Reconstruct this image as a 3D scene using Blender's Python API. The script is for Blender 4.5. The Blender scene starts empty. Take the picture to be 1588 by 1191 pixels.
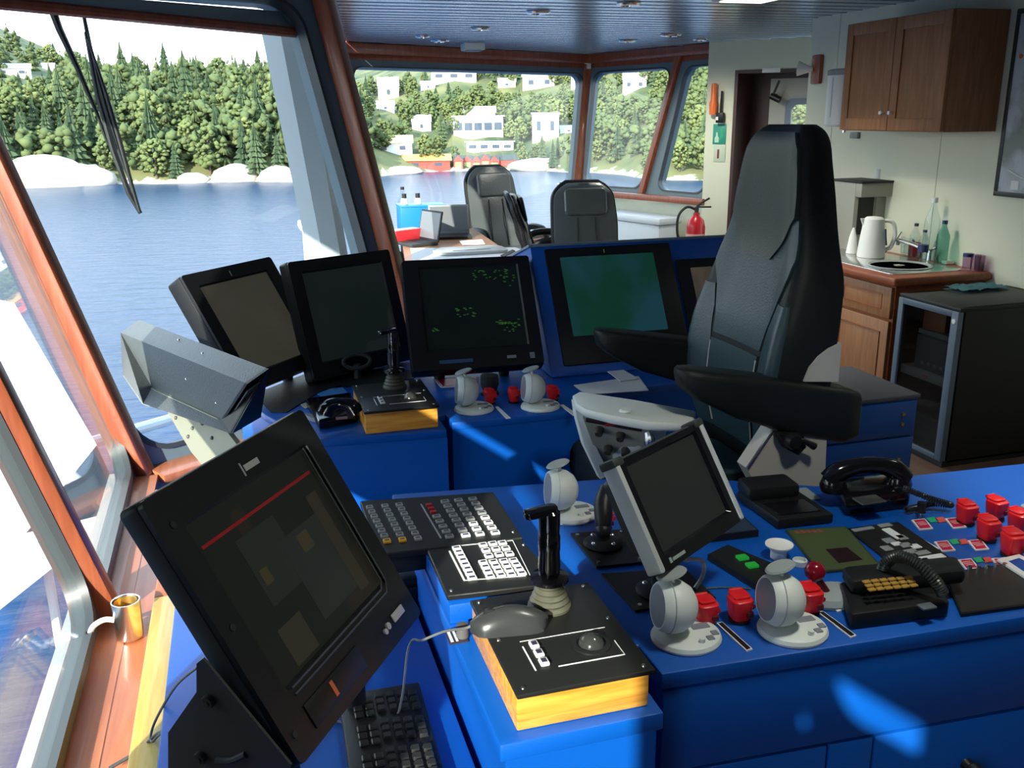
import bpy, bmesh, math, random
from mathutils import Vector, Matrix, Euler, noise

# ------------------------------------------------------------------ camera, sky, sun, exposure
SC = bpy.context.scene
COL = SC.collection
CAMP = Vector((0, 0, 1.7))
YAW, PIT, ROL, FPX = math.radians(16.2), math.radians(16.3), math.radians(0.65), 1430.0
_R = Vector((math.cos(YAW), -math.sin(YAW), 0))
_H = Vector((math.sin(YAW), math.cos(YAW), 0))
FW = Vector((_H.x * math.cos(PIT), _H.y * math.cos(PIT), -math.sin(PIT)))
_U = Vector((_H.x * math.sin(PIT), _H.y * math.sin(PIT), math.cos(PIT)))
RC = _R * math.cos(ROL) - _U * math.sin(ROL)
UC = _U * math.cos(ROL) + _R * math.sin(ROL)
cd = bpy.data.cameras.new('camera')
cd.sensor_fit = 'HORIZONTAL'; cd.sensor_width = 36; cd.lens = FPX / 1588 * 36
cd.clip_start = 0.05; cd.clip_end = 3000
cam = bpy.data.objects.new('camera', cd); COL.objects.link(cam)
cam.matrix_world = Matrix(((RC.x, UC.x, -FW.x, CAMP.x), (RC.y, UC.y, -FW.y, CAMP.y), (RC.z, UC.z, -FW.z, CAMP.z), (0, 0, 0, 1)))
SC.camera = cam
SC.view_settings.view_transform = 'Standard'; SC.view_settings.look = 'None'
SC.view_settings.gamma = 1; SC.view_settings.use_curve_mapping = False
SC.view_settings.exposure = 0.45

W = bpy.data.worlds.new('sky'); SC.world = W; W.use_nodes = True
wn, wl = W.node_tree.nodes, W.node_tree.links
bg = wn['Background']; bg.inputs['Strength'].default_value = 3.2
tc = wn.new('ShaderNodeTexCoord'); sx = wn.new('ShaderNodeSeparateXYZ'); cr = wn.new('ShaderNodeValToRGB')
wl.new(tc.outputs['Generated'], sx.inputs[0]); wl.new(sx.outputs['Z'], cr.inputs[0]); wl.new(cr.outputs[0], bg.inputs['Color'])
cr.color_ramp.elements[0].position = 0.0; cr.color_ramp.elements[0].color = (0.92, 0.97, 1.0, 1)
cr.color_ramp.elements[1].position = 0.7; cr.color_ramp.elements[1].color = (0.45, 0.68, 0.95, 1)

sd = bpy.data.lights.new('sun', 'SUN'); sd.energy = 9.0; sd.angle = math.radians(0.6); sd.color = (1.0, 0.95, 0.86)
sun = bpy.data.objects.new('sun', sd); COL.objects.link(sun)
SUNV = Vector((-1.4, -1.9, 1.0)).normalized()
sun.rotation_euler = SUNV.to_track_quat('Z', 'Y').to_euler(); sun.location = (-20, -30, 30)
for nm_, lx, ly, lz, en, cone in (('galley_fill', 2.75, 4.75, 2.265, 95, 118), ('rack_fill', 2.9, 2.2, 2.265, 35, 118), ('console_fill', 1.0, 1.0, 2.265, 45, 118), ('round_lamp', 3.45, 7.25, 2.285, 90, 165)):  # galley, rack and console spots are added fill, the round lamp is real
    ld = bpy.data.lights.new(nm_, 'SPOT'); ld.energy = en; ld.spot_size = math.radians(cone); ld.spot_blend = .6; ld.shadow_soft_size = .12; ld.color = (1.0, 0.98, 0.86); lo = bpy.data.objects.new(nm_, ld); COL.objects.link(lo); lo.location = (lx, ly, lz)
ld = bpy.data.lights.new('button_fill', 'SPOT'); ld.energy = 80; ld.spot_size = math.radians(66); ld.spot_blend = .55; ld.shadow_soft_size = .05; ld.color = (1.0, 0.97, 0.9)  # added spot that brightens the red buttons, no such lamp known
lo = bpy.data.objects.new('button_fill', ld); COL.objects.link(lo); lo.location = (1.95, 1.45, 2.27); lo.rotation_euler = (math.radians(-2), math.radians(-9), 0)

# ------------------------------------------------------------------ measuring helpers: a sight line meets a real plane
def ray(x, y):
    return RC * (x - 794) + UC * (595.5 - y) + FW * FPX
def hit(x, y, ax, v):
    r = ray(x, y); return CAMP + r * ((v - CAMP[ax]) / r[ax])
def pz(x, y, z): return hit(x, y, 2, z)
def py(x, y, v): return hit(x, y, 1, v)
def px(x, y, v): return hit(x, y, 0, v)

# ------------------------------------------------------------------ mesh builder
class B:
    def __init__(s): s.bm = bmesh.new()
    def _m(s, vs, M):
        if M is not None: bmesh.ops.transform(s.bm, matrix=M, verts=vs)
    def add(s, co, faces, M=None):
        vs = [s.bm.verts.new(c) for c in co]
        for f in faces:
            try: s.bm.faces.new([vs[i] for i in f])
            except ValueError: pass
        s._m(vs, M); return s
    def box(s, x0, x1, y0, y1, z0, z1, bev=0.0, seg=2, M=None):
        t = bmesh.new()
        bmesh.ops.create_cube(t, size=1)
        for v in t.verts:
            v.co = Vector(((x0 + x1) / 2 + v.co.x * (x1 - x0), (y0 + y1) / 2 + v.co.y * (y1 - y0), (z0 + z1) / 2 + v.co.z * (z1 - z0)))
        if bev > 0: bmesh.ops.bevel(t, geom=list(t.edges), offset=bev, segments=seg, affect='EDGES', profile=0.5)
        return s.merge(t, M)
    def merge(s, t, M=None):
        t.verts.index_update()
        s.add([v.co.copy() for v in t.verts], [[v.index for v in f.verts] for f in t.faces], M); t.free(); return s
    def prism(s, poly, z0, z1, M=None, bev=0.0, seg=2):
        t = bmesh.new(); n = len(poly)
        a = [t.verts.new((p[0], p[1], z0)) for p in poly]; b = [t.verts.new((p[0], p[1], z1)) for p in poly]
        t.faces.new(a[::-1]); t.faces.new(b)
        for i in range(n): t.faces.new((a[i], a[(i + 1) % n], b[(i + 1) % n], b[i]))
        bmesh.ops.recalc_face_normals(t, faces=t.faces)
        if bev > 0: bmesh.ops.bevel(t, geom=list(t.edges), offset=bev, segments=seg, affect='EDGES', profile=0.5)
        return s.merge(t, M)
    def loft(s, rings, cap=True, M=None, closed=True):
        n = len(rings[0]); co = [p for r in rings for p in r]; F = []
        for k in range(len(rings) - 1):
            for i in range(n if closed else n - 1):
                j = (i + 1) % n
                F.append((k * n + i, k * n + j, (k + 1) * n + j, (k + 1) * n + i))
        if cap: F.append(tuple(range(n))[::-1]); F.append(tuple((len(rings) - 1) * n + i for i in range(n)))
        return s.add(co, F, M)
    def lathe(s, prof, n=24, M=None):
        return s.loft([[(max(r, 1e-5) * math.cos(2 * math.pi * i / n), max(r, 1e-5) * math.sin(2 * math.pi * i / n), z) for i in range(n)] for r, z in prof], True, M)
    def cyl(s, p0, p1, r0, r1=None, n=20):
        p0, p1 = Vector(p0), Vector(p1); d = p1 - p0
        M = Matrix.Translation(p0) @ d.to_track_quat('Z', 'Y').to_matrix().to_4x4()
        return s.lathe([(r0, 0), (r0 if r1 is None else r1, d.length)], n, M)
    def ball(s, c, r, M=None, n=20, m=12):
        if not hasattr(r, '__len__'): r = (r, r, r)
        T = Matrix.Translation(Vector(c)) @ Matrix.Diagonal((r[0], r[1], r[2], 1))
        return s.lathe([(math.sin(math.pi * k / m), -math.cos(math.pi * k / m)) for k in range(m + 1)], n, T if M is None else M @ T)
    def ico(s, c, r, sub=1, jit=0.0, rnd=random):
        t = bmesh.new(); bmesh.ops.create_icosphere(t, subdivisions=sub, radius=1)
        for v in t.verts:
            k = 1 + jit * (rnd.random() - 0.5) * 2
            v.co = Vector((v.co.x * r[0] * k + c[0], v.co.y * r[1] * k + c[1], v.co.z * r[2] * k + c[2]))
        return s.merge(t)
    def tube(s, pts, r, n=8, smooth=0):
        P = [Vector(p) for p in pts]
        if smooth:
            Q = []
            for i in range(len(P) - 1):
                a, b, c, d = P[max(i - 1, 0)], P[i], P[i + 1], P[min(i + 2, len(P) - 1)]
                for k in range(smooth):
                    t = k / smooth
                    Q.append(0.5 * ((2 * b) + (c - a) * t + (2 * a - 5 * b + 4 * c - d) * t * t + (3 * b - a - 3 * c + d) * t ** 3))
            P = Q + [P[-1]]
            if hasattr(r, '__len__'):
                r0 = list(r); r = [r0[i // smooth] + (r0[min(i // smooth + 1, len(r0) - 1)] - r0[i // smooth]) * (i % smooth) / smooth for i in range(len(P))]
        rings, N = [], None
        for i, p in enumerate(P):
            T = (P[min(i + 1, len(P) - 1)] - P[max(i - 1, 0)])
            if T.length < 1e-9: T = Vector((0, 0, 1))
            T.normalize()
            if N is None: N = T.orthogonal().normalized()
            N = (N - T * N.dot(T))
            N = N.normalized() if N.length > 1e-6 else T.orthogonal().normalized()
            Bn = T.cross(N)
            rr = r[i] if hasattr(r, '__len__') else r
            rings.append([p + (N * math.cos(2 * math.pi * k / n) + Bn * math.sin(2 * math.pi * k / n)) * rr for k in range(n)])
        return s.loft(rings)

def rrect(x0, x1, y0, y1, r, n=5):
    out = []
    for cx, cy, a in ((x1 - r, y1 - r, 0), (x0 + r, y1 - r, 90), (x0 + r, y0 + r, 180), (x1 - r, y0 + r, 270)):
        for k in range(n + 1):
            t = math.radians(a + 90 * k / n); out.append((cx + r * math.cos(t), cy + r * math.sin(t)))
    return out
def ell(cx, cy, rx, ry, n=28): return [(cx + rx * math.cos(2 * math.pi * k / n), cy + ry * math.sin(2 * math.pi * k / n)) for k in range(n)]
def Rz(a): return Matrix.Rotation(a, 4, 'Z')
def Rx(a): return Matrix.Rotation(a, 4, 'X')
def Ry(a): return Matrix.Rotation(a, 4, 'Y')
def Tr(x, y, z): return Matrix.Translation((x, y, z))

def obj(name, b, m, parent=None, smooth=35, label=None):
    me = bpy.data.meshes.new(name)
    bmesh.ops.recalc_face_normals(b.bm, faces=b.bm.faces)
    b.bm.to_mesh(me); b.bm.free()
    if m is not None: me.materials.append(m)
    if smooth:
        me.polygons.foreach_set('use_smooth', [True] * len(me.polygons))
        try: me.set_sharp_from_angle(angle=math.radians(smooth))
        except Exception: pass
    o = bpy.data.objects.new(name, me); COL.objects.link(o)
    if parent is not None: o.parent = parent
    if label: o['label'] = label
    return o
def tag(o, label, cat, group=None, kind=None):
    o['label'] = label; o['category'] = cat
    if group: o['group'] = group
    if kind: o['kind'] = kind
    return o
def thing(name, label, cat, loc=(0, 0, 0), rz=0.0, group=None, M=None):
    o = bpy.data.objects.new(name, None); COL.objects.link(o); o.empty_display_size = 0.05
    if M is not None: o.matrix_world = M
    else: o.location = loc; o.rotation_euler = (0, 0, rz)
    return tag(o, label, cat, group)
def struct(name, b, m, parent=None, smooth=35):
    o = obj(name, b, m, parent, smooth)
    if parent is None: o['kind'] = 'structure'
    return o
def dup(root, loc=None, rz=None, label=None, group=None, M=None):
    r = root.copy(); COL.objects.link(r)
    if M is not None: r.matrix_world = M
    else:
        if loc is not None: r.location = loc
        if rz is not None: r.rotation_euler = (0, 0, rz)
    if label: r['label'] = label
    if group: r['group'] = group
    for ch in list(root.children):
        c = ch.copy(); COL.objects.link(c); c.parent = r
        for g in list(ch.children):
            d = g.copy(); COL.objects.link(d); d.parent = c
    return r
def lettering(name, body, size, m, parent, M, depth=0.0006):
    cu = bpy.data.curves.new(name, 'FONT'); cu.body = body; cu.size = size; cu.extrude = depth; cu.align_x = 'CENTER'; cu.align_y = 'CENTER'
    o = bpy.data.objects.new(name, cu); COL.objects.link(o)
    bpy.context.view_layer.update()
    me = bpy.data.meshes.new_from_object(o.evaluated_get(bpy.context.evaluated_depsgraph_get()))
    bpy.data.objects.remove(o); bpy.data.curves.remove(cu)
    me.materials.clear(); me.materials.append(m)
    n = bpy.data.objects.new(name, me); COL.objects.link(n); n.parent = parent; n.matrix_local = M
    return n

# ------------------------------------------------------------------ materials
def mat(name, rgb, rough=0.5, metal=0.0, spec=0.5, bump=0.0, bscale=60.0, var=0.0, vscale=8.0, coat=0.0, emit=None, es=1.0, alpha=1.0, trans=0.0):
    m = bpy.data.materials.new(name); m.use_nodes = True
    n, l = m.node_tree.nodes, m.node_tree.links
    p = n['Principled BSDF']
    p.inputs['Base Color'].default_value = (*rgb, 1); p.inputs['Roughness'].default_value = rough
    p.inputs['Metallic'].default_value = metal; p.inputs['Specular IOR Level'].default_value = spec
    p.inputs['Coat Weight'].default_value = coat; p.inputs['Alpha'].default_value = alpha
    p.inputs['Transmission Weight'].default_value = trans
    if emit: p.inputs['Emission Color'].default_value = (*emit, 1); p.inputs['Emission Strength'].default_value = es
    t = n.new('ShaderNodeTexCoord')
    if bump > 0:
        z = n.new('ShaderNodeTexNoise'); z.inputs['Scale'].default_value = bscale; z.inputs['Detail'].default_value = 3
        bp = n.new('ShaderNodeBump'); bp.inputs['Strength'].default_value = bump; bp.inputs['Distance'].default_value = 0.01
        l.new(t.outputs['Object'], z.inputs['Vector']); l.new(z.outputs['Fac'], bp.inputs['Height']); l.new(bp.outputs['Normal'], p.inputs['Normal'])
    if var > 0:
        z = n.new('ShaderNodeTexNoise'); z.inputs['Scale'].default_value = vscale; z.inputs['Detail'].default_value = 4
        h = n.new('ShaderNodeMapRange'); h.inputs['To Min'].default_value = 1 - var; h.inputs['To Max'].default_value = 1 + var
        mx = n.new('ShaderNodeMix'); mx.data_type = 'RGBA'; mx.blend_type = 'MULTIPLY'; mx.inputs[0].default_value = 1
        mx.inputs[6].default_value = (*rgb, 1)
        l.new(t.outputs['Object'], z.inputs['Vector']); l.new(z.outputs['Fac'], h.inputs['Value']); l.new(h.outputs['Result'], mx.inputs[7]); l.new(mx.outputs[2], p.inputs['Base Color'])
    return m
def wood(name, a, b, rough=0.4, axis='X', scale=30.0, stretch=12.0, coat=0.15):
    m = bpy.data.materials.new(name); m.use_nodes = True
    n, l = m.node_tree.nodes, m.node_tree.links; p = n['Principled BSDF']
    p.inputs['Roughness'].default_value = rough; p.inputs['Coat Weight'].default_value = coat
    t = n.new('ShaderNodeTexCoord'); mp = n.new('ShaderNodeMapping')
    s = [scale, scale, scale]; s['XYZ'.index(axis)] = scale / stretch
    mp.inputs['Scale'].default_value = s
    z = n.new('ShaderNodeTexNoise'); z.inputs['Scale'].default_value = 1.0; z.inputs['Detail'].default_value = 6; z.inputs['Distortion'].default_value = 0.6
    c = n.new('ShaderNodeValToRGB'); c.color_ramp.elements[0].position = 0.36; c.color_ramp.elements[1].position = 0.64
    c.color_ramp.elements[0].color = (*a, 1); c.color_ramp.elements[1].color = (*b, 1)
    l.new(t.outputs['Object'], mp.inputs['Vector']); l.new(mp.outputs[0], z.inputs['Vector']); l.new(z.outputs['Fac'], c.inputs[0]); l.new(c.outputs[0], p.inputs['Base Color'])
    return m
def glass_mat(name, tint=(0.95, 1, 0.98), refl=1.0):
    m = bpy.data.materials.new(name); m.use_nodes = True
    n, l = m.node_tree.nodes, m.node_tree.links; n.clear()
    o = n.new('ShaderNodeOutputMaterial'); mx = n.new('ShaderNodeMixShader'); tr = n.new('ShaderNodeBsdfTransparent'); gl = n.new('ShaderNodeBsdfGlossy')
    lw = n.new('ShaderNodeLayerWeight'); lw.inputs['Blend'].default_value = 0.5
    pw = n.new('ShaderNodeMath'); pw.operation = 'POWER'; pw.inputs[1].default_value = 4.5
    mu = n.new('ShaderNodeMath'); mu.operation = 'MULTIPLY_ADD'; mu.inputs[1].default_value = 0.9 * min(refl, 1); mu.inputs[2].default_value = 0.02 * refl
    tr.inputs['Color'].default_value = (*tint, 1); gl.inputs['Roughness'].default_value = 0.02
    l.new(lw.outputs['Facing'], pw.inputs[0]); l.new(pw.outputs[0], mu.inputs[0]); l.new(mu.outputs[0], mx.inputs[0]); l.new(tr.outputs[0], mx.inputs[1]); l.new(gl.outputs[0], mx.inputs[2]); l.new(mx.outputs[0], o.inputs['Surface'])
    return m

BLUE = mat('blue_paint', (0.0, 0.085, 0.42), 0.42, bump=0.05, bscale=220)
BLUED = mat('blue_paint_navy', (0.0, 0.07, 0.34), 0.42, bump=0.05, bscale=220)
BLACK = mat('black_plastic', (0.010, 0.011, 0.012), 0.42, spec=0.28, bump=0.04, bscale=300)
BLACKM = mat('black_matt', (0.010, 0.011, 0.012), 0.6)
GLOSSB = mat('black_gloss', (0.006, 0.006, 0.008), 0.12)
PANELK = mat('panel_black', (0.013, 0.014, 0.013), 0.38, spec=0.3, bump=0.03, bscale=400)
DKGREY = mat('dark_grey_metal', (0.035, 0.040, 0.038), 0.5, spec=0.3, bump=0.04, bscale=250)
MIDGREY = mat('mid_grey_metal', (0.24, 0.27, 0.27), 0.45, bump=0.03, bscale=250)
HAMMER = mat('hammered_grey', (0.085, 0.095, 0.095), 0.42, bump=0.15, bscale=180)
LTGREY = mat('light_grey_plastic', (0.66, 0.71, 0.67), 0.45)
FACEGREY = mat('thruster_face_grey', (0.20, 0.22, 0.25), 0.4)
WHITE = mat('white_plastic', (0.80, 0.80, 0.76), 0.4)
KEYW = mat('white_key', (0.75, 0.76, 0.74), 0.4)
KEYD = mat('dark_key_legend', (0.03, 0.03, 0.06), 0.5)
KEYG = mat('grey_key', (0.25, 0.27, 0.27), 0.45)
KEYY = mat('yellow_key', (0.75, 0.38, 0.02), 0.45)
KEYR = mat('red_key', (0.35, 0.015, 0.015), 0.4)
RED = mat('red_plastic', (0.72, 0.012, 0.018), 0.33)
REDD = mat('red_label', (0.55, 0.012, 0.07), 0.4)
GREEN = mat('green_label', (0.02, 0.42, 0.20), 0.4)
STEEL = mat('brushed_steel', (0.72, 0.72, 0.70), 0.22, metal=1.0)
ALU = mat('aluminium', (0.55, 0.60, 0.60), 0.35, metal=0.55)
CHROME = mat('chrome', (0.85, 0.85, 0.85), 0.08, metal=1.0)
LEATHER = mat('black_leather', (0.009, 0.012, 0.012), 0.5, spec=0.3, bump=0.12, bscale=220)
LEATHERT = mat('sky_tinted_leather', (0.025, 0.055, 0.065), 0.38, bump=0.12, bscale=220)  # black leather with the sky's reflection put into its colour
LEATHERG = mat('grey_black_leather', (0.085, 0.098, 0.098), 0.34, bump=0.2, bscale=60)
STITCH = mat('pale_stitching', (0.45, 0.46, 0.44), 0.6)
BEIGE = mat('beige_shell', (0.55, 0.53, 0.46), 0.5)
OAK = wood('orange_oak', (0.55, 0.22, 0.02), (0.80, 0.40, 0.06), 0.4, 'X', 90, 14)
PINE = wood('yellow_pine', (0.72, 0.40, 0.06), (0.85, 0.55, 0.13), 0.45, 'Y', 60, 14)
MAHOG = wood('red_mahogany', (0.24, 0.055, 0.02), (0.34, 0.09, 0.035), 0.36, 'Z', 50, 14)
SILLW = wood('sill_wood', (0.42, 0.13, 0.055), (0.52, 0.18, 0.08), 0.36, 'Y', 50, 14)
CHERRY = wood('cherry_veneer', (0.28, 0.115, 0.04), (0.37, 0.165, 0.065), 0.5, 'Z', 45, 10, 0.0)
CHERRYD = wood('cherry_edge', (0.25, 0.06, 0.02), (0.33, 0.09, 0.03), 0.4, 'Y', 45, 10)
DESKW = wood('desk_wood', (0.45, 0.20, 0.09), (0.55, 0.27, 0.13), 0.35, 'X', 40, 10)
WALLP = mat('cream_panel', (0.70, 0.72, 0.56), 0.6, var=0.03, vscale=3)
WALLD = mat('grey_panel', (0.40, 0.42, 0.40), 0.6)
FLOORM = wood('brown_deck', (0.10, 0.055, 0.035), (0.14, 0.08, 0.05), 0.5, 'Y', 14, 10)
FRAMED = mat('dark_steel_frame', (0.05, 0.06, 0.06), 0.35)
FRAMEB = mat('bluegrey_frame', (0.13, 0.18, 0.20), 0.35)
GASKET = mat('dark_gasket', (0.04, 0.045, 0.045), 0.4)
SHIPW = mat('white_ship_paint', (0.85, 0.87, 0.88), 0.45)
GLASS = glass_mat('window_glass', (0.985, 1, 0.99))
CABGL = glass_mat('cabinet_glass', (0.6, 0.62, 0.62))
BOTGL = glass_mat('clear_plastic', (0.88, 0.94, 0.94), 1.6)
GRNGL = glass_mat('green_tinted_plastic', (0.45, 0.68, 0.62), 1.6)
PAPER = mat('paper', (0.78, 0.78, 0.78), 0.7)
FOAM = mat('blue_fabric', (0.05, 0.15, 0.18), 0.8)
# ------------------------------------------------------------------ the setting: room shell
CEIL = 2.31
def ext(b, t, z):
    b, t = Vector(b), Vector(t); return b + (t - b) * ((z - b.z) / (t.z - b.z))
# posts of the window band: foot (sill level) and head (leaning outward)
P_ = {}
for k, y in (('0', -2.4), ('1', -1.5), ('1b', -1.06), ('2', -0.78), ('3', 0.3), ('4', 1.12), ('5', 2.1)):
    P_['F' + k] = (Vector((-0.385, y, 0.6)), Vector((-0.785, y, 2.05)))
P_['P'] = (Vector((-0.395, 3.03, 0.6)), Vector((-0.84, 3.22, 2.05)))
P_['D'] = (Vector((0.67, 3.70, 0.6)), Vector((0.38, 3.86, 2.05)))
P_['G'] = (Vector((0.97, 5.95, 0.6)), Vector((0.68, 6.08, 2.05)))
P_['E'] = (Vector((1.25, 8.22, 0.6)), Vector((0.98, 8.41, 2.05)))
P_['C'] = (Vector((3.55, 9.67, 0.6)), Vector((3.74, 9.84, 2.05)))
P_['R'] = (Vector((4.02, 8.92, 0.9)), Vector((4.20, 8.63, 2.05)))
P_['A'] = (Vector((4.30, 8.02, 0.9)), Vector((4.36, 8.00, 2.05)))
ROOMC = Vector((2.2, 4.0, 1.4))
def frame_ring(corners, mg, rad, depth, lift=0.0, n=6):
    """flat frame between a four-cornered outer edge and a rounded opening; returns (B, opening loop, outward normal)"""
    b0, b1, t1, t0 = corners
    nrm = (b1 - b0).cross(t0 - b0).normalized()
    if nrm.dot(ROOMC - (b0 + b1 + t0 + t1) / 4) > 0: nrm = -nrm
    w, h = ((b1 - b0).length + (t1 - t0).length) / 2, ((t0 - b0).length + (t1 - b1).length) / 2
    mp = lambda u, v: b0.lerp(b1, u / w).lerp(t0.lerp(t1, u / w), v / h)
    x0, x1, y0, y1 = mg[0], w - mg[1], mg[2], h - mg[3]
    inn, out = [], []
    for cx, cy, a, ox, oy in ((x1 - rad, y1 - rad, 0, w, h), (x0 + rad, y1 - rad, 90, 0, h), (x0 + rad, y0 + rad, 180, 0, 0), (x1 - rad, y0 + rad, 270, w, 0)):
        for k in range(n + 1):
            t = math.radians(a + 90 * k / n); p = (cx + rad * math.cos(t), cy + rad * math.sin(t)); inn.append(p)
            horiz = (k < n / 2) == (a in (0, 180))
            out.append((ox, oy) if k == n // 2 else ((ox, p[1]) if horiz else (p[0], oy)))
    L = lambda loop, d: [mp(*p) + nrm * d for p in loop]
    b = B(); N = len(inn)
    co = L(inn, lift) + L(out, lift) + L(inn, depth) + L(out, depth)
    F = []
    for i in range(N):
        j = (i + 1) % N
        F += [(i, j, N + j, N + i), (2 * N + i, 3 * N + i, 3 * N + j, 2 * N + j), (i, 2 * N + i, 2 * N + j, j), (N + i, N + j, 3 * N + j, 3 * N + i)]
    b.add(co, F)
    return b, [mp(*p) for p in inn], nrm
WN = [0]
def window(a, c, zb, zt, mg=(0.05, 0.05, 0.04, 0.05), rad=0.11, depth=0.10):
    WN[0] += 1
    b0, t0 = ext(*P_[a], zb), ext(*P_[a], zt); b1, t1 = ext(*P_[c], zb), ext(*P_[c], zt)
    b, loop, n = frame_ring((b0, b1, t1, t0), mg, rad, depth)
    w = struct('window_%d' % WN[0], b, FRAMEB if a[0] != 'F' else FRAMED)
    cen = sum(loop, Vector()) / len(loop)
    big = [cen + (p - cen) * 1.012 for p in loop]
    pd = 0.012 if a[0] == 'F' else 0.045
    obj('pane', B().loft([[p + n * pd for p in big], [p + n * (pd + .008) for p in big]]), GLASS, w, 30)
    g = B(); N = len(loop); sm = [cen + (p - cen) * (1 - 0.008 / max((p - cen).length, .1)) for p in loop]; lg = [cen + (p - cen) * (1 + 0.009 / max((p - cen).length, .1)) for p in loop]
    co = [p - n * 0.008 for p in lg] + [p - n * 0.008 for p in sm] + [p + n * (pd - .002) for p in sm] + [p + n * (pd - .002) for p in lg]
    F = []
    for i in range(N):
        j = (i + 1) % N
        for q in range(4): F.append((q * N + i, q * N + j, ((q + 1) % 4) * N + j, ((q + 1) % 4) * N + i))
    g.add(co, F); obj('gasket', g, GASKET, w, 40)
    return w, (b0, b1, t1, t0), n
WT = 2.17
seq = ['F0', 'F1', 'F1b', 'F2', 'F3', 'F4', 'F5', 'P', 'D', 'G', 'E', 'C']
wins = {}
for a, c in zip(seq, seq[1:]):
    mg = (0.05, 0.05, 0.04, 0.05)
    if (a, c) in (('F0', 'F1'), ('F1b', 'F2')): continue
    if (a, c) == ('P', 'D'): mg = (0.05, 0.09, 0.05, 0.05)
    if a == 'E': mg = (0.07, 0.06, 0.05, 0.06)
    if a[0] == 'F': mg = (0.025, 0.025, 0.025, 0.04)
    wins[a + c] = window(a, c, 1.86 if a == 'F1' else (0.6 if a != 'E' else 0.45), 2.06 if a[0] == 'F' else WT, mg, 0.11 if a != 'F1' else .06, 0.045 if a[0] == 'F' else 0.10)  # the F1 opening is an added small port that shapes the sun patch
wins['CR'] = window('C', 'R', 0.9, WT, (0.09, 0.06, 0.05, 0.05)); wins['RA'] = window('R', 'A', 0.9, WT, (0.16, 0.06, 0.05, 0.05))
# wooden post trims on the room side
def post(nm, zb, zt, wid, dep, off=0.0):
    b, t = ext(*P_[nm], zb), ext(*P_[nm], zt); d = (t - b).normalized()
    inward = (ROOMC - b); inward.z = 0; inward.normalize()
    if nm[0] == 'F': inward = Vector((1, 0, 0))
    if nm == 'P': inward = Vector((0.92, -0.38, 0))
    if nm == 'D': inward = Vector((0.85, -0.52, 0))
    if nm in 'GE': inward = Vector((0.95, -0.3, 0))
    if nm == 'R': inward = Vector((-0.98, -0.15, 0))
    inward = (inward - d * inward.dot(d)).normalized(); side = d.cross(inward)
    rr = lambda p: [p + side * u + inward * v for u, v in rrect(-wid / 2, wid / 2, off - 0.01, off + dep, 0.008, 2)]
    return B().loft([rr(b), rr(t)])
tn = 0
for nm, w_, d_ in (('F2', .06, .03), ('F3', .06, .03), ('F4', .06, .03), ('F5', .055, .04), ('P', .06, .05), ('D', .075, .055), ('G', .07, .04), ('E', .08, .05), ('C', .10, .05), ('R', .075, .04)):
    tn += 1; struct('trim_%d' % tn, post(nm, P_[nm][0].z - 0.02, 2.3, w_, d_), MAHOG)
# wall under and over the windows
def band(names, zlo, zhi_of, thick, top=False):
    b = B()
    for a, c in zip(names, names[1:]):
        za = zhi_of(a, c) if zhi_of else 0
        if top: zz = 2.06 if a[0] == 'F' else WT; p0, p1, q0, q1 = ext(*P_[a], zz), ext(*P_[c], zz), ext(*P_[a], CEIL), ext(*P_[c], CEIL)
        else:
            q0, q1 = ext(*P_[a], za), ext(*P_[c], za); p0, p1 = Vector((q0.x, q0.y, zlo)), Vector((q1.x, q1.y, zlo))
        n = (p1 - p0).cross(q0 - p0).normalized()
        if n.dot(ROOMC - p0) > 0: n = -n
        b.add([p0, p1, q1, q0, p0 + n * thick, p1 + n * thick, q1 + n * thick, q0 + n * thick], [(0, 1, 2, 3), (4, 7, 6, 5), (0, 4, 5, 1), (3, 2, 6, 7), (0, 3, 7, 4), (1, 5, 6, 2)])
    return b
struct('wall_front', band(seq[:11], 0, lambda a, c: 2.06 if (a, c) in (('F0', 'F1'), ('F1b', 'F2')) else (1.86 if a == 'F1' else 0.6), 0.08), WALLD)
struct('wall_end', band(['E', 'C'], 0, lambda a, c: 0.45, 0.08), WALLD)
struct('wall_right', band(['C', 'R', 'A'], 0, lambda a, c: 0.9, 0.08), WALLP)
hb = band(seq, 0, None, 0.06, True); struct('trim_20', hb, MAHOG)
struct('trim_21', band(['C', 'R', 'A'], 0, None, 0.06, True), MAHOG)
# wooden rail along the ceiling above the windows and along the right sill
def rail(p, q, r1, r2, m, nm):
    p, q = Vector(p), Vector(q); d = (q - p).normalized(); s = d.cross(Vector((0, 0, 1))).normalized()
    rr = lambda o: [o + s * u + Vector((0, 0, v)) for u, v in rrect(-r1, r1, -r2, r2, 0.008, 2)]
    return struct(nm, B().loft([rr(p), rr(q)]), m)
tt = {k: ext(*P_[k], 2.26) for k in P_}
rail(tt['E'] + Vector((.03, -.03, 0)), tt['C'] + Vector((-.02, -.05, 0)), .035, .045, MAHOG, 'trim_22')
rail(tt['C'] + Vector((-.03, -.03, 0)), tt['A'] + Vector((-.05, 0, 0)), .035, .045, MAHOG, 'trim_23')
rail(tt['D'] + Vector((.04, 0, 0)), tt['E'] + Vector((.04, 0, 0)), .03, .045, MAHOG, 'trim_24')
rail(tt['P'] + Vector((.05, -.03, 0)), tt['D'] + Vector((.03, -.03, 0)), .03, .045, MAHOG, 'trim_25')
sl = lambda k, z: ext(*P_[k], z)
rail(sl('C', .9) + Vector((-.03, -.03, -.02)), sl('A', .9) + Vector((-.04, 0, -.02)), .04, .03, MAHOG, 'trim_26')
rail(sl('E', .45) + Vector((0, -.05, -.02)), sl('C', .45) + Vector((-.02, -.05, -.02)), .05, .02, MAHOG, 'trim_27')
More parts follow.
